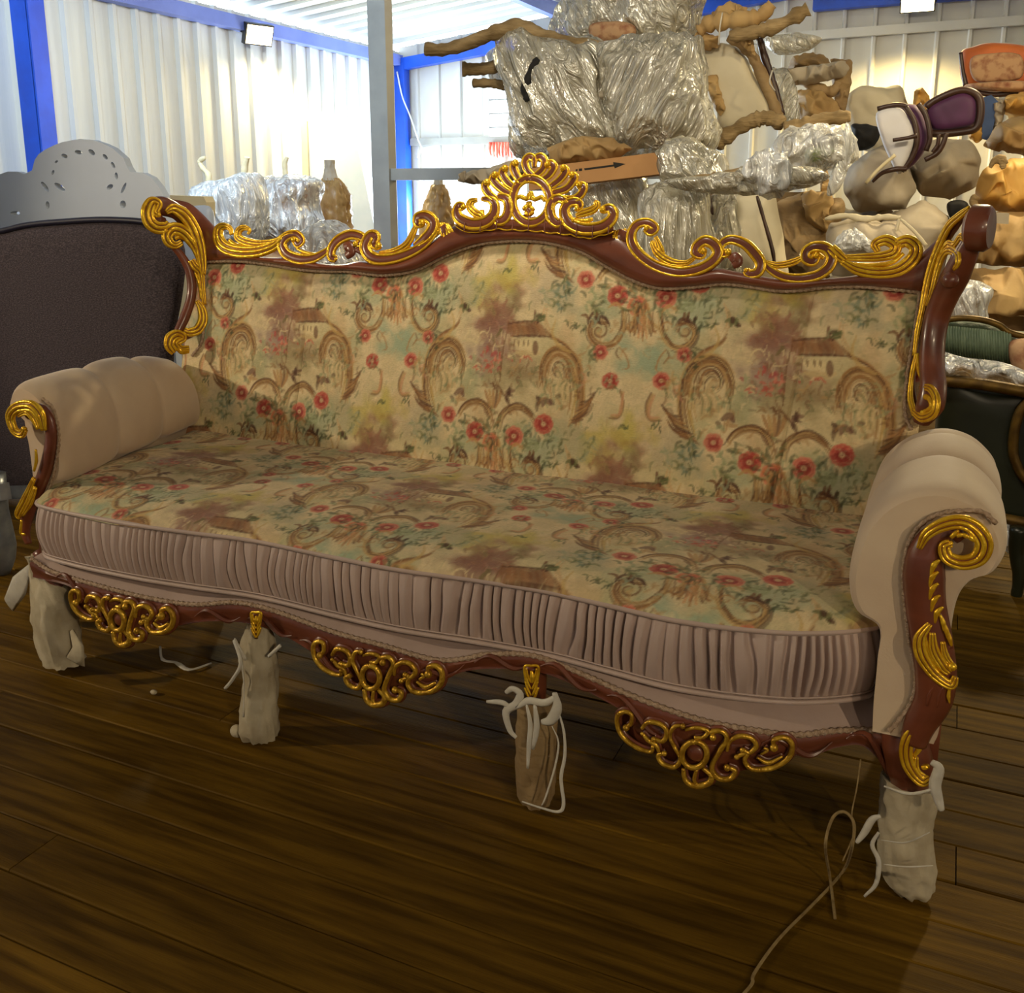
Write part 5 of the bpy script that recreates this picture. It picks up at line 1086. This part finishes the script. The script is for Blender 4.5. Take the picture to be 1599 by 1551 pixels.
# wrapped sofa lying across the pile
t = thing('wrapped_sofa', 'large plastic wrapped sofa on its side with paper wrapped legs', 'sofa', (950, 250), 4.3)
puff('sofa_body', [(800, 60), (830, 52), (900, 72), (1000, 70), (1080, 78), (1098, 160), (1108, 215), (1080, 232), (960, 234), (880, 240), (822, 236), (812, 170), (798, 110)], 4.4, .26, MT['papergrey'], t, amp=.03, p=4, seed=6, n=110)
puff('seat_pad', [(862, 120), (900, 112), (955, 150), (948, 205), (890, 215), (858, 180)], 4.2, .06, MT['floral'], t, amp=.015, seed=7)
puff('side_pad', [(985, 100), (1040, 88), (1085, 95), (1100, 190), (1060, 205), (1005, 190)], 4.2, .08, MT['greycloth'], t, amp=.02, seed=8)
limb('dark_gap', [(842, 92), (830, 112), (822, 138), (826, 158)], 4.05, [7, 8, 9, 7], MT['black'], t); limb('dark_gap', [(972, 112), (980, 140), (990, 175), (994, 200)], 4.03, [5, 6, 6, 3], MT['black'], t)  # black tubes put in for the shaded openings of the wrap

limb('wrapped_leg', [(664, 76), (690, 78), (730, 68), (770, 52), (810, 42), (850, 58), (900, 68), (960, 74)], 4.05, [11, 10, 11, 12, 13, 12, 10, 8], MT['ropepaper'], t, seed=2, dY=.15)
limb('wrapped_leg', [(722, 108), (750, 108), (785, 104), (815, 110)], 4.25, [10, 10, 9, 9], MT['ropepaper'], t, seed=3, dY=.1); limb('wrapped_leg', [(740, 130), (765, 130), (790, 134)], 4.3, [7, 8, 8], MT['ropepaper'], t, seed=4)
puff('blue_bag', [(760, 82), (788, 74), (800, 100), (796, 128), (770, 132), (758, 110)], 4.36, .06, MT['film_w'], t, amp=.02, seed=9)
for nm, ol, Y, sd, th, fm in (('plastic_wrap', [(786, 62), (802, 46), (832, 40), (862, 60), (950, 68), (968, 120), (975, 180), (985, 240), (860, 246), (815, 242), (806, 180), (797, 130), (784, 96)], 4.27, 11, .24, 'film'),
                              ('plastic_wrap', [(948, 72), (1010, 56), (1085, 62), (1096, 110), (1112, 160), (1124, 216), (1100, 242), (1030, 246), (968, 240), (955, 170), (946, 110)], 4.24, 12, .24, 'film_h')):
    puff(nm, ol, Y, th, MT[fm], t, amp=.034, p=3.2, seed=sd, ws=(9, 9, 3), ridged=.6, n=170, R=40, skew=.55 if sd == 11 else -.45)
# kraft slab + arrow carton under it
t = thing('cardboard_box', 'flat brown carton printed with a black arrow under wrapped sofa', 'box', (940, 290), 3.9)
q = MB(); fr = [ony(*p, 3.9) for p in ((826, 263), (1042, 236), (1046, 270), (862, 292), (826, 298))]; q.plate(fr, (), (0, -1, 0), .15); q.build('carton', MT['card'], t, False)
q = MB(); 
def ink(*pp): q.plate([ony(*p, 3.9)-[0, .0008, 0] for p in pp], (), (0, -1, 0), .0007)
ink((912, 263), (958, 257), (957.5, 253), (977, 256), (960, 263), (959, 260), (913, 266)); ink((904, 263.5), (909, 263), (909, 267), (904, 267.5)); ink((899, 264.5), (902, 264), (902, 267), (899, 267.5)); q.build('printed_arrow', MT['ink'], t, False)
puff('carton_tape', [(1038, 236), (1045, 238), (1050, 266), (1043, 272)], 3.88, .02, MT['film'], t, amp=.01)
tag(puff('kraft_parcel', [(850, 232), (900, 212), (960, 214), (990, 232), (960, 252), (860, 258)], 3.96, .06, MT['kraft'], amp=.012, seed=3), 'brown kraft parcel squeezed between wrapped sofa and arrow carton', 'parcel')
tag(puff('film_bundle', [(1034, 234), (1060, 218), (1098, 226), (1124, 250), (1128, 285), (1080, 296), (1040, 284)], 3.74, .12, MT['film'], amp=.03, seed=13, ridged=.7, ws=(14, 14, 8), n=110, R=22), 'crumpled ball of clear film at right end of arrow carton', 'film')
tag(puff('paper_roll', [(712, 284), (722, 270), (760, 262), (800, 250), (838, 252), (842, 276), (800, 284), (750, 290)], 3.95, .06, MT['papergrey'], amp=.02, seed=6, ws=(18, 18, 18)), 'grey paper wrapped leg poking out left of the crest', 'leg')
# chair in cream paper, legs in brown paper
t = thing('wrapped_chair', 'chair wrapped in cream paper with brown bound legs at pile top', 'chair', (1150, 215), 4.92)
puff('chair_back', [(1088, 74), (1110, 66), (1140, 70), (1160, 86), (1184, 126), (1210, 178), (1190, 196), (1128, 206), (1118, 170), (1100, 110)], 4.92, .07, MT['paperwhite'], t, amp=.008, p=7, seed=14)
puff('kraft_patch', [(1074, 62), (1092, 48), (1124, 56), (1122, 76), (1096, 82)], 4.82, .05, MT['kraft'], t, amp=.012, seed=3); puff('kraft_patch', [(1098, 118), (1120, 116), (1134, 172), (1124, 184), (1110, 160)], 4.84, .03, MT['kraft'], t, amp=.005, seed=4)
limb('side_rail', [(1138, 58), (1168, 78), (1190, 118), (1212, 172), (1222, 196)], 4.88, [7, 9, 9, 8, 6], MT['kraft_dark'], t, seed=5); limb('side_rail', [(1186, 60), (1194, 90), (1208, 130), (1222, 180)], 4.92, [5, 6, 5, 5], MT['darkwood'], t, seed=6)
limb('wrapped_leg', [(1090, 50), (1112, 36), (1150, 32), (1186, 26), (1206, 6)], 4.78, [9, 12, 13, 12, 9], MT['kraft'], t, seed=7, rough=.3); limb('wrapped_leg', [(1140, 56), (1180, 50), (1218, 38), (1262, 14)], 4.74, [9, 12, 12, 10], MT['ropepaper'], t, seed=8, rough=.3)
puff('kraft_patch', [(1110, 20), (1140, 0), (1168, 12), (1150, 36), (1120, 40)], 4.88, .06, MT['kraft'], t, amp=.012, seed=8); puff('kraft_patch', [(1148, 50), (1176, 56), (1180, 88), (1160, 74)], 4.80, .03, MT['kraft'], t, amp=.01, seed=9)
limb('wrapped_leg', [(1116, 226), (1138, 210), (1168, 192), (1196, 184), (1224, 194)], 4.57, [12, 13, 12, 12, 10], MT['ropepaper'], t, seed=9, rough=.25); limb('wrapped_leg', [(1226, 204), (1252, 196), (1290, 186), (1328, 182)], 4.54, [12, 12, 11, 9], MT['ropepaper'], t, seed=10, rough=.25)
q = MB(); q.tube(cr([ony(1122, 70, 4.72), ony(1124, 44, 4.70), ony(1128, 20, 4.72)], 5), .004, 5); q.tube(cr([ony(1206, 110, 4.72), ony(1202, 128, 4.70), ony(1210, 142, 4.72)], 5), .004, 5); q.build('tie_string', MT['foam'], t)
# chair on its back to the right
t = thing('wrapped_chair', 'chair in brown and grey paper right of the cream paper one', 'chair', (1270, 200), 5.3)
puff('chair_seat', [(1238, 88), (1262, 80), (1290, 86), (1300, 100), (1296, 120), (1240, 122), (1228, 104)], 5.32, .1, MT['kraft_dark'], t, amp=.01, seed=15)
puff('paper_rail', [(1212, 108), (1250, 104), (1320, 94), (1328, 108), (1318, 120), (1260, 134), (1222, 132)], 5.20, .08, MT['papergrey'], t, amp=.02, seed=16, ws=(4, 8, 14)); 
puff('chair_back', [(1296, 92), (1332, 92), (1330, 130), (1318, 186), (1310, 190), (1300, 140)], 5.28, .05, MT['kraft_dark'], t, amp=.008, p=5, seed=17)
puff('chair_body', [(1246, 140), (1268, 138), (1312, 160), (1318, 186), (1256, 196), (1240, 170)], 5.24, .1, MT['kraft'], t, amp=.02, seed=18); limb('wrapped_leg', [(1258, 128), (1280, 140), (1300, 142), (1310, 128)], 5.24, [8, 9, 9, 6], MT['kraft_dark'], t, seed=1)
puff('plastic_wrap', [(1206, 112), (1226, 108), (1240, 130), (1248, 190), (1232, 200), (1214, 170)], 5.12, .06, MT['film_h'], t, amp=.02, seed=19, ridged=.7, ws=(16, 16, 4)); puff('plastic_wrap', [(1196, 62), (1240, 52), (1280, 60), (1262, 78), (1216, 86)], 5.34, .06, MT['film'], t, amp=.02, seed=20, ridged=.6)
# middle clutter
t = thing('wrapped_chair', 'small film wrapped chair with a green seat in mid pile', 'chair', (1270, 262), 4.3)
puff('chair_body', [(1226, 214), (1270, 206), (1318, 214), (1316, 246), (1262, 258), (1222, 250)], 4.36, .12, MT['paperwhite'], t, amp=.02, seed=21); puff('green_seat', [(1258, 236), (1286, 228), (1304, 234), (1290, 248), (1262, 254)], 4.2, .03, MT['green'], t, amp=.008, seed=3)
puff('seat_pad', [(1268, 216), (1304, 210), (1308, 228), (1276, 236)], 4.22, .03, MT['darkwood'], t, amp=.006, seed=4); puff('plastic_wrap', [(1216, 210), (1266, 198), (1326, 208), (1330, 248), (1266, 268), (1214, 260)], 4.26, .16, MT['film_w'], t, amp=.03, seed=22, ridged=.7, ws=(14, 14, 8)); puff('plastic_wrap', [(1322, 188), (1332, 214), (1326, 262), (1308, 300), (1290, 306), (1300, 262), (1318, 222)], 4.2, .04, MT['film_w'], t, amp=.01, seed=23)
tag(puff('blue_bag', [(1320, 226), (1332, 220), (1338, 232), (1328, 240)], 4.44, .04, MT['bluefab'], amp=.004), 'small blue bag tucked between the film and grey bundles', 'bag')
tag(puff('black_bag_or_gap', [(1328, 196), (1352, 190), (1378, 200), (1370, 232), (1340, 238)], 5.0, .1, MT['black'], amp=.03, seed=2), 'black sack left of the purple chair', 'bag')
t = film_chair('cream chair under film just right of sofa crest', (1060, 420), 3.75, [(1030, 296), (1060, 290), (1094, 304), (1106, 380), (1106, 440), (1034, 440), (1016, 350)], [(1010, 296), (1050, 282), (1098, 294), (1114, 380), (1116, 446), (1020, 446), (1004, 350)], 'paperwhite', 'film_v', .16, 24, film_amp=.02, core_amp=.01)
t = thing('wrapped_screen', 'grey paper covered screen behind the crest right side', 'screen', (950, 430), 4.15)
ground(t, 910, 1000, 430, 4.2, .1, 'papergrey'); puff('paper_cover', [(902, 296), (950, 282), (996, 276), (1002, 350), (1004, 440), (905, 440)], 4.18, .08, MT['papergrey'], t, amp=.012, p=8, seed=25); puff('plastic_wrap', [(898, 292), (950, 278), (1004, 272), (1010, 350), (1010, 446), (900, 446)], 4.16, .10, MT['film'], t, amp=.02, p=6, seed=26, ridged=.6)
t = film_chair('cream chair with thick film collar, second right of crest', (1165, 430), 4.12, [(1150, 306), (1196, 296), (1210, 300), (1222, 380), (1226, 450), (1130, 450), (1122, 380)], [(1112, 312), (1150, 300), (1164, 330), (1170, 400), (1172, 452), (1110, 452), (1106, 380)], 'paperwhite', 'film_v', .16, 27, film_amp=.025, core_amp=.014)
limb('side_rail', [(1182, 306), (1192, 340), (1206, 390), (1210, 420)], 3.94, [2.5, 3, 3, 3], MT['darkwood'], t); limb('side_rail', [(1098, 296), (1106, 314), (1112, 336)], 3.98, [6, 7, 4], MT['darkwood'], t)
t = thing('bound_rails', 'film covered bound rails across the cream chairs', 'rails', (1170, 290), 3.56)
limb('bound_rail', [(1068, 288), (1100, 282), (1140, 276), (1192, 264)], 3.54, [9, 10, 10, 9], MT['ropepaper'], t, seed=11, rough=.25); limb('bound_rail', [(1186, 284), (1220, 280), (1276, 276)], 3.58, [11, 12, 10], MT['papergrey'], t, seed=12, rough=.3)
puff('plastic_wrap', [(1170, 262), (1196, 240), (1226, 248), (1230, 290), (1200, 304), (1176, 292)], 3.52, .08, MT['film_w'], t, amp=.03, seed=28, ridged=.7, ws=(16, 16, 12)); puff('plastic_wrap', [(1040, 284), (1080, 276), (1190, 262), (1280, 264), (1282, 286), (1200, 300), (1090, 300)], 3.56, .08, MT['film'], t, amp=.02, seed=29, ridged=.7, ws=(12, 12, 14))
t = thing('wrapped_chair', 'chair bundled in brown kraft paper with twisted top', 'chair', (1265, 420), 4.66)
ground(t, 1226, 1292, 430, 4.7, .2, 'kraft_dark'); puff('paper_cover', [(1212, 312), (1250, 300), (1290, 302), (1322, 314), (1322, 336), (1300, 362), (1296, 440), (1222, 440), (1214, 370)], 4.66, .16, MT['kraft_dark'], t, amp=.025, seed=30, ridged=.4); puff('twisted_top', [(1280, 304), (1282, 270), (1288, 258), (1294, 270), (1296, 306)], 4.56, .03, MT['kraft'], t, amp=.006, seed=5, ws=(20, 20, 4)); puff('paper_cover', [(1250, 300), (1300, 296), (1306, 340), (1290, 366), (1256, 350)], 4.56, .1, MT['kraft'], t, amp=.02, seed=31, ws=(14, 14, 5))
# supports for the upper pile: rows of wrapped furniture standing behind
for i, (x0, x1, yt, Y, mt, lb) in enumerate(((880, 990, 300, 4.6, 'papergrey', 'grey wrapped bench deep under the pile left half'), (1000, 1122, 288, 4.65, 'greycloth', 'taupe covered bench deep under the pile middle'), (1150, 1260, 300, 5.25, 'kraft_dark', 'brown paper bench deep under the pile right half'))):
    bt = ony((x0+x1)/2, yt, Y); w = (x1-x0)*mpp(bt)*.46; q = MB(); q.box((bt[0]-w, Y-.05, 0), (bt[0]+w, Y+.5, bt[2])); tag(q.build('wrapped_bench', MT[mt], smooth=False), lb, 'bench')
# ------------------------------------------------------------------ right-hand stacks
def bundle(label, ol, Y, th, mat, seed, amp=.02, p=5.5, cat='bundle', name='cloth_bundle', **kw):
    return tag(puff(name, ol, Y, th, MT[mat], None, amp=amp, p=p, seed=seed, **kw), label, cat)
bundle('taupe cloth bundle under the purple chair white seat', [(1322, 262), (1360, 232), (1402, 220), (1424, 268), (1432, 300), (1412, 326), (1340, 334), (1316, 304)], 5.0, .22, 'greycloth', 1, .02, back=2.2)
bundle('taupe cloth bundle under the purple chair backrest', [(1416, 262), (1440, 226), (1474, 214), (1520, 220), (1534, 248), (1526, 292), (1482, 313), (1436, 304)], 5.22, .22, 'greycloth', 2, .02, back=1.6)
bundle('taupe cloth bundle low down left of sofa right wing', [(1372, 348), (1410, 320), (1444, 308), (1476, 328), (1486, 356), (1470, 440), (1380, 440)], 4.9, .22, 'greycloth', 3, .02)
bundle('dim grey bundle filling the gap beneath the left taupe one', [(1300, 322), (1350, 318), (1400, 326), (1402, 360), (1380, 440), (1302, 440)], 5.25, .2, 'greycloth', 4, .02)
t = thing('wrapped_chair', 'chair under a beige cloth with pale top edge before taupe bundles', 'chair', (1360, 420), 4.3)
puff('cloth_cover', [(1288, 344), (1330, 338), (1372, 342), (1404, 340), (1426, 358), (1448, 382), (1444, 440), (1296, 440)], 4.3, .2, MT['greycloth'], t, amp=.01, p=6, seed=5); limb('top_fold', [(1288, 342), (1320, 337), (1350, 342), (1380, 339), (1406, 340)], 4.22, [3, 5, 5, 5, 3], MT['paperwhite'], t, rough=.3); limb('side_fold', [(1404, 342), (1400, 358), (1390, 380)], 4.16, [2, 3, 3], MT['paperwhite'], t); limb('side_fold', [(1406, 342), (1428, 362), (1446, 384)], 4.16, [2, 3, 3], MT['paperwhite'], t)
puff('film_tuft', [(1302, 388), (1316, 364), (1330, 358), (1348, 388)], 4.06, .06, MT['film_w'], t, amp=.012, seed=7, ridged=.6, ws=(30, 30, 20)); puff('film_tuft', [(1334, 356), (1344, 362), (1370, 388), (1356, 392), (1338, 376)], 4.06, .04, MT['film_w'], t, amp=.01, seed=8, ridged=.6, ws=(30, 30, 20))
ground(t, 1300, 1440, 430, 4.3, .3, 'greycloth')
# purple chair lying on the bundles
t = thing('side_chair', 'purple velvet chair lying on its side showing white underside', 'chair', (1440, 215), 4.75)
puff('backrest', [(1446, 172), (1478, 152), (1508, 144), (1526, 158), (1524, 192), (1502, 202), (1456, 204)], 4.78, .05, MT['purple'], t, amp=.003, p=6)
q = MB(); q.tube(np.array([ony(x, y, 4.75) for x, y in cr([(1446, 168), (1476, 149), (1508, 141), (1530, 156), (1527, 196), (1503, 206), (1454, 208), (1446, 190)], 6, True)]), .016, 8); q.build('back_frame', MT['darkwood'], t)
puff('seat', [(1404, 166), (1430, 164), (1444, 186), (1450, 214), (1440, 244), (1416, 266), (1408, 262), (1428, 226), (1424, 190)], 4.68, .05, MT['purple'], t, amp=.004, p=4)
q = MB(); q.tube(np.array([ony(x, y, 4.62) for x, y in cr([(1414, 166), (1428, 190), (1432, 220), (1424, 246), (1408, 268)], 6)]), .011, 7); q.tube(np.array([ony(x, y, 4.62) for x, y in cr([(1434, 162), (1446, 182), (1452, 214), (1446, 236)], 6)]), .011, 7); q.tube(np.array([ony(x, y, 4.62) for x, y in cr([(1370, 170), (1398, 164), (1416, 166)], 6)]), .011, 7); q.build('seat_frame', MT['darkwood'], t)
puff('underside', [(1368, 176), (1402, 168), (1418, 184), (1428, 214), (1420, 248), (1404, 272), (1390, 252), (1376, 216)], 4.64, .05, MT['whiteuph'], t, amp=.008, p=6, seed=9)
for pts, r in (([(1394, 219), (1414, 216), (1432, 212)], [3, 3, 3.5]), ([(1362, 284), (1378, 270), (1400, 264), (1416, 264)], [2.5, 3.5, 4, 4]), ([(1478, 208), (1472, 226), (1462, 240), (1444, 250)], [3.5, 4, 4, 4]), ([(1466, 210), (1464, 226), (1456, 238)], [3, 3, 3])): limb('leg', pts, 4.55, r, MT['darkwood'], t, rough=.05, seg=8)
tag(limb('wooden_batten', [(1352, 286), (1372, 264), (1398, 242)], 4.5, [3, 3, 3], MT['cream'], rough=.05, seg=6), 'pale wooden batten leaning below the purple chair seat', 'batten')
bundle('cream and gold paper parcel left of purple chair against back wall', [(1318, 172), (1322, 156), (1346, 140), (1394, 134), (1416, 148), (1424, 176), (1420, 226), (1340, 236)], 5.5, .16, 'paperwhite', 10, .03, name='paper_parcel', cat='parcel')
bundle('yellow paper parcel directly behind the purple backrest', [(1426, 160), (1428, 140), (1440, 136), (1452, 150), (1450, 222), (1430, 222)], 5.45, .14, 'kraft_gold', 11, .03, name='paper_parcel', cat='parcel')
# orange chair at the top right
t = thing('armchair', 'orange armchair with floral back on top of right stack', 'chair', (1555, 150), 6.0)
puff('backrest', [(1500, 84), (1520, 74), (1548, 68), (1600, 72), (1624, 82), (1618, 134), (1560, 136), (1506, 134)], 6.0, .07, MT['orange'], t, amp=.005, p=6); puff('floral_panel', [(1516, 92), (1545, 84), (1592, 86), (1596, 120), (1560, 128), (1522, 126)], 5.93, .03, MT['floral'], t, amp=.003, p=6)
limb('back_post', [(1500, 82), (1503, 108), (1508, 134)], 5.93, [3, 3, 4], MT['darkwood'], t, rough=.05); puff('seat', [(1506, 134), (1550, 130), (1612, 130), (1606, 146), (1560, 146), (1518, 142)], 5.86, .16, MT['floral'], t, amp=.008, p=5); limb('seat_rail', [(1508, 140), (1550, 148), (1590, 144)], 5.78, [3, 4, 4], MT['darkwood'], t, rough=.05)
t = thing('wrapped_board', 'blue fronted board in yellow paper under the orange chair', 'board', (1545, 220), 5.6)
slab('blue_face', [(1536, 152), (1548, 148), (1560, 160), (1546, 220), (1533, 216)], 5.58, .05, MT['bluefab'], t); puff('paper_cover', [(1518, 160), (1536, 150), (1536, 214), (1526, 226), (1510, 212)], 5.6, .06, MT['kraft_gold'], t, amp=.01, p=5, seed=3); puff('grey_edge', [(1548, 150), (1574, 156), (1566, 190), (1550, 214)], 5.62, .06, MT['papergrey'], t, amp=.01, p=5, seed=4)
KB = [('golden kraft parcel just below the orange chair seat', [(1556, 172), (1570, 150), (1610, 140), (1650, 150), (1650, 190), (1590, 190)], 5.7, 'kraft_gold', 12), ('wide kraft parcel with folded point under blue fronted board', [(1534, 228), (1556, 196), (1584, 180), (1650, 182), (1660, 242), (1600, 244), (1556, 238)], 5.4, 'kraft', 13),
      ('kraft parcel with twisted paper knot right of sofa wing', [(1522, 300), (1532, 268), (1558, 250), (1600, 244), (1670, 248), (1670, 330), (1560, 334), (1518, 326)], 5.0, 'kraft_gold', 14), ('kraft carton with torn grey label behind right wing', [(1514, 336), (1560, 330), (1690, 334), (1690, 414), (1560, 418), (1512, 410)], 4.8, 'kraft', 15), ('darkest kraft carton at bottom of right stack', [(1510, 420), (1560, 416), (1700, 420), (1700, 494), (1560, 494), (1508, 490)], 4.6, 'kraft', 16)]
PARC = {}
for lb, ol, Y, mt, sd in KB: PARC[sd] = bundle(lb, ol, Y, .24, mt, sd, .02, 7, 'parcel', 'kraft_parcel', ridged=.45, ws=(5, 5, 6), n=110, R=22)
q = MB()
for k in range(4): limb_into(q, [(1546+k, 262-k*4), (1554+k*3, 248+k*2), (1566, 246+k*5), (1572-k, 256)], 4.72, [3, 4, 4, 3], seed=k)
q.build('paper_knot', MT['ropepaper'], PARC[14])
limb('paper_twist', [(1524, 326), (1520, 313), (1526, 306)], 4.78, [4, 7, 5], MT['ropepaper'], PARC[14])
slab('paper_label', [(1556, 332), (1576, 333), (1575, 350), (1556, 349)], 4.545, .02, MT['papergrey'], PARC[15])
bundle('black shape added as the dark gap beside right taupe bundle', [(1478, 318), (1498, 312), (1512, 320), (1506, 344), (1484, 344)], 4.95, .08, 'black', 17, .01, cat='bag', name='black_bag_or_gap')  # no sack: shade between the stacks, put in as a black body
# support carton under the right stack
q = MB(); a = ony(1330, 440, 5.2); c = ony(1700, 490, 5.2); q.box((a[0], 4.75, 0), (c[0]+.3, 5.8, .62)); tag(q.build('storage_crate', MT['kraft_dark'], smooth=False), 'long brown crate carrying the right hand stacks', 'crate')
# film fan and the dark green sofa
t = thing('wrapped_chair', 'small film wrapped chair beside sofa right wing', 'chair', (1512, 500), 3.7)
ground(t, 1486, 1528, 496, 3.7, .08, 'bronze'); puff('chair_back', [(1484, 456), (1504, 446), (1528, 452), (1530, 500), (1482, 500)], 3.7, .06, MT['bronze'], t, amp=.008, seed=18); puff('plastic_wrap', [(1476, 452), (1500, 440), (1546, 452), (1538, 480), (1536, 506), (1474, 506)], 3.68, .09, MT['film_w'], t, amp=.015, seed=19, ridged=.7, ws=(22, 22, 5))
t = thing('carved_settee', 'dark green carved settee with pleated back under clear film at right edge', 'sofa', (1560, 830), 3.1)
puff('pleated_back', [(1462, 500), (1500, 496), (1540, 500), (1572, 516), (1640, 528), (1660, 600), (1600, 590), (1500, 568), (1462, 560)], 3.3, .08, MT['greenfab'], t, amp=.006, p=5, seed=20)
puff('pink_cushion', [(1576, 540), (1600, 530), (1650, 540), (1650, 592), (1590, 588)], 3.2, .05, MT['floral'], t, amp=.006, seed=21)
q = MB()
for k in range(26):
    x = 1472+k*4.2; q.tube([ony(x, 508+(x-1470)*.1, 3.215), ony(x+1, 530+(x-1470)*.14, 3.205), ony(x+2, 552+(x-1470)*.2, 3.215)], [.004, .006, .004], 6)
q.build('pleats', MT['greenfab'], t)
q = MB(); q.tube(np.array([ony(x, y, 3.22) for x, y in cr([(1464, 502), (1500, 497), (1535, 500), (1560, 508), (1578, 520), (1620, 530), (1660, 540)], 6)]), .010, 8); q.build('back_trim', MT['goldtrim'], t)
puff('dark_panel', [(1468, 598), (1540, 604), (1660, 628), (1670, 836), (1560, 822), (1470, 812)], 3.12, .05, MT['greenwood'], t, amp=.002, p=12)
q = MB()
for pts, r in (([(1466, 594), (1530, 600), (1600, 612), (1670, 626)], .018), ([(1470, 808), (1540, 806), (1600, 816), (1670, 828)], .016), ([(1612, 620), (1590, 650), (1582, 700), (1592, 735), (1612, 760)], .014)): q.tube(np.array([ony(x, y, 3.05) for x, y in cr(pts, 6)]), r, 8)
q.build('panel_moulding', MT['goldtrim'], t)
limb('leg', [(1592, 824), (1588, 860), (1592, 900), (1586, 935)], 3.0, [14, 12, 10, 8], MT['greenwood'], t, rough=.05); limb('leg', [(1490, 815), (1492, 850), (1496, 880)], 3.3, [9, 8, 7], MT['greenwood'], t, rough=.05)
tt_ = np.linspace(0, 1, 40); q = MB(); rows = []
for k, v in enumerate(np.linspace(0, 1, 12)):
    xs_ = 1462+tt_*200; top = 543+tt_*52+4*np.sin(tt_*9); bot = 592+tt_*24+5*np.sin(tt_*23)*(tt_ > .1); rows.append([ony(x, a+(c-a)*v, 3.08-.05*math.sin(math.pi*v)+.008*math.sin(x*.11+v*7)) for x, a, c in zip(xs_, top, bot)])
q.grid(np.array(rows), flip=True); q.build('clear_film', MT['film_w'], t)
puff('film_scrap', [(1562, 822), (1576, 812), (1584, 842), (1578, 862), (1566, 850)], 3.06, .03, MT['film_w'], t, amp=.015, seed=9, ridged=.7, ws=(30, 30, 30))
q = MB()
for k in range(9): limb_into(q, [(766+k*4.6, 222), (766+k*4.6+(k % 3-1), 234), (767+k*4.6, 243+(k*7 % 5))], 8.79, [2.6, 2.2, 1], seed=k, seg=6)
tag(q.build('red_cloth', MT['red']), 'red fringed cloth hanging under the bright window', 'cloth')
# ================================================================== bits on the floor
q = MB(); P = cr([onz(1172, 1551, .004)+[-.03, -.06, 0], onz(1172, 1540, .004), onz(1178, 1520, .004), onz(1215, 1468, .004), onz(1262, 1420, .004), onz(1296, 1385, .004), onz(1320, 1355, .012), ony(1331, 1320, 1.40), ony(1333, 1285, 1.42), ony(1318, 1268, 1.43), ony(1300, 1278, 1.43), ony(1289, 1320, 1.40), onz(1296, 1370, .02), onz(1304, 1435, .004)], 7)
q.tube(P, .0026, 6); P2 = cr([ony(1344, 1186, 1.47), ony(1338, 1230, 1.45), ony(1330, 1272, 1.43), ony(1334, 1300, 1.42), ony(1316, 1345, 1.38)], 6); q.tube(P2, .0012, 5)
tag(q.build('twine', MT['twine']), 'loose jute twine hanging from sofa rail and trailing over floor planks', 'twine')
q = MB(); q.tube(cr([onz(250, 1010, .012), onz(254, 1030, .006), onz(275, 1035, .004), onz(296, 1046, .008), onz(330, 1036, .005)], 5), [.003]*5+[.005]*6+[.007]*5+[.004]*5, 6, .002, (0, 0, 1))
tag(q.build('foam_scrap', MT['foam']), 'curled strip of white foam lying under sofa on floor', 'scrap')
q = MB(); q.ball(onz(240, 1081, .006), .008, 0, 7, 5, (1.2, .9, .7)); tag(q.build('paper_scrap', MT['cloth_wrap']), 'tiny crumpled white paper bit on floor before sofa left end', 'scrap')
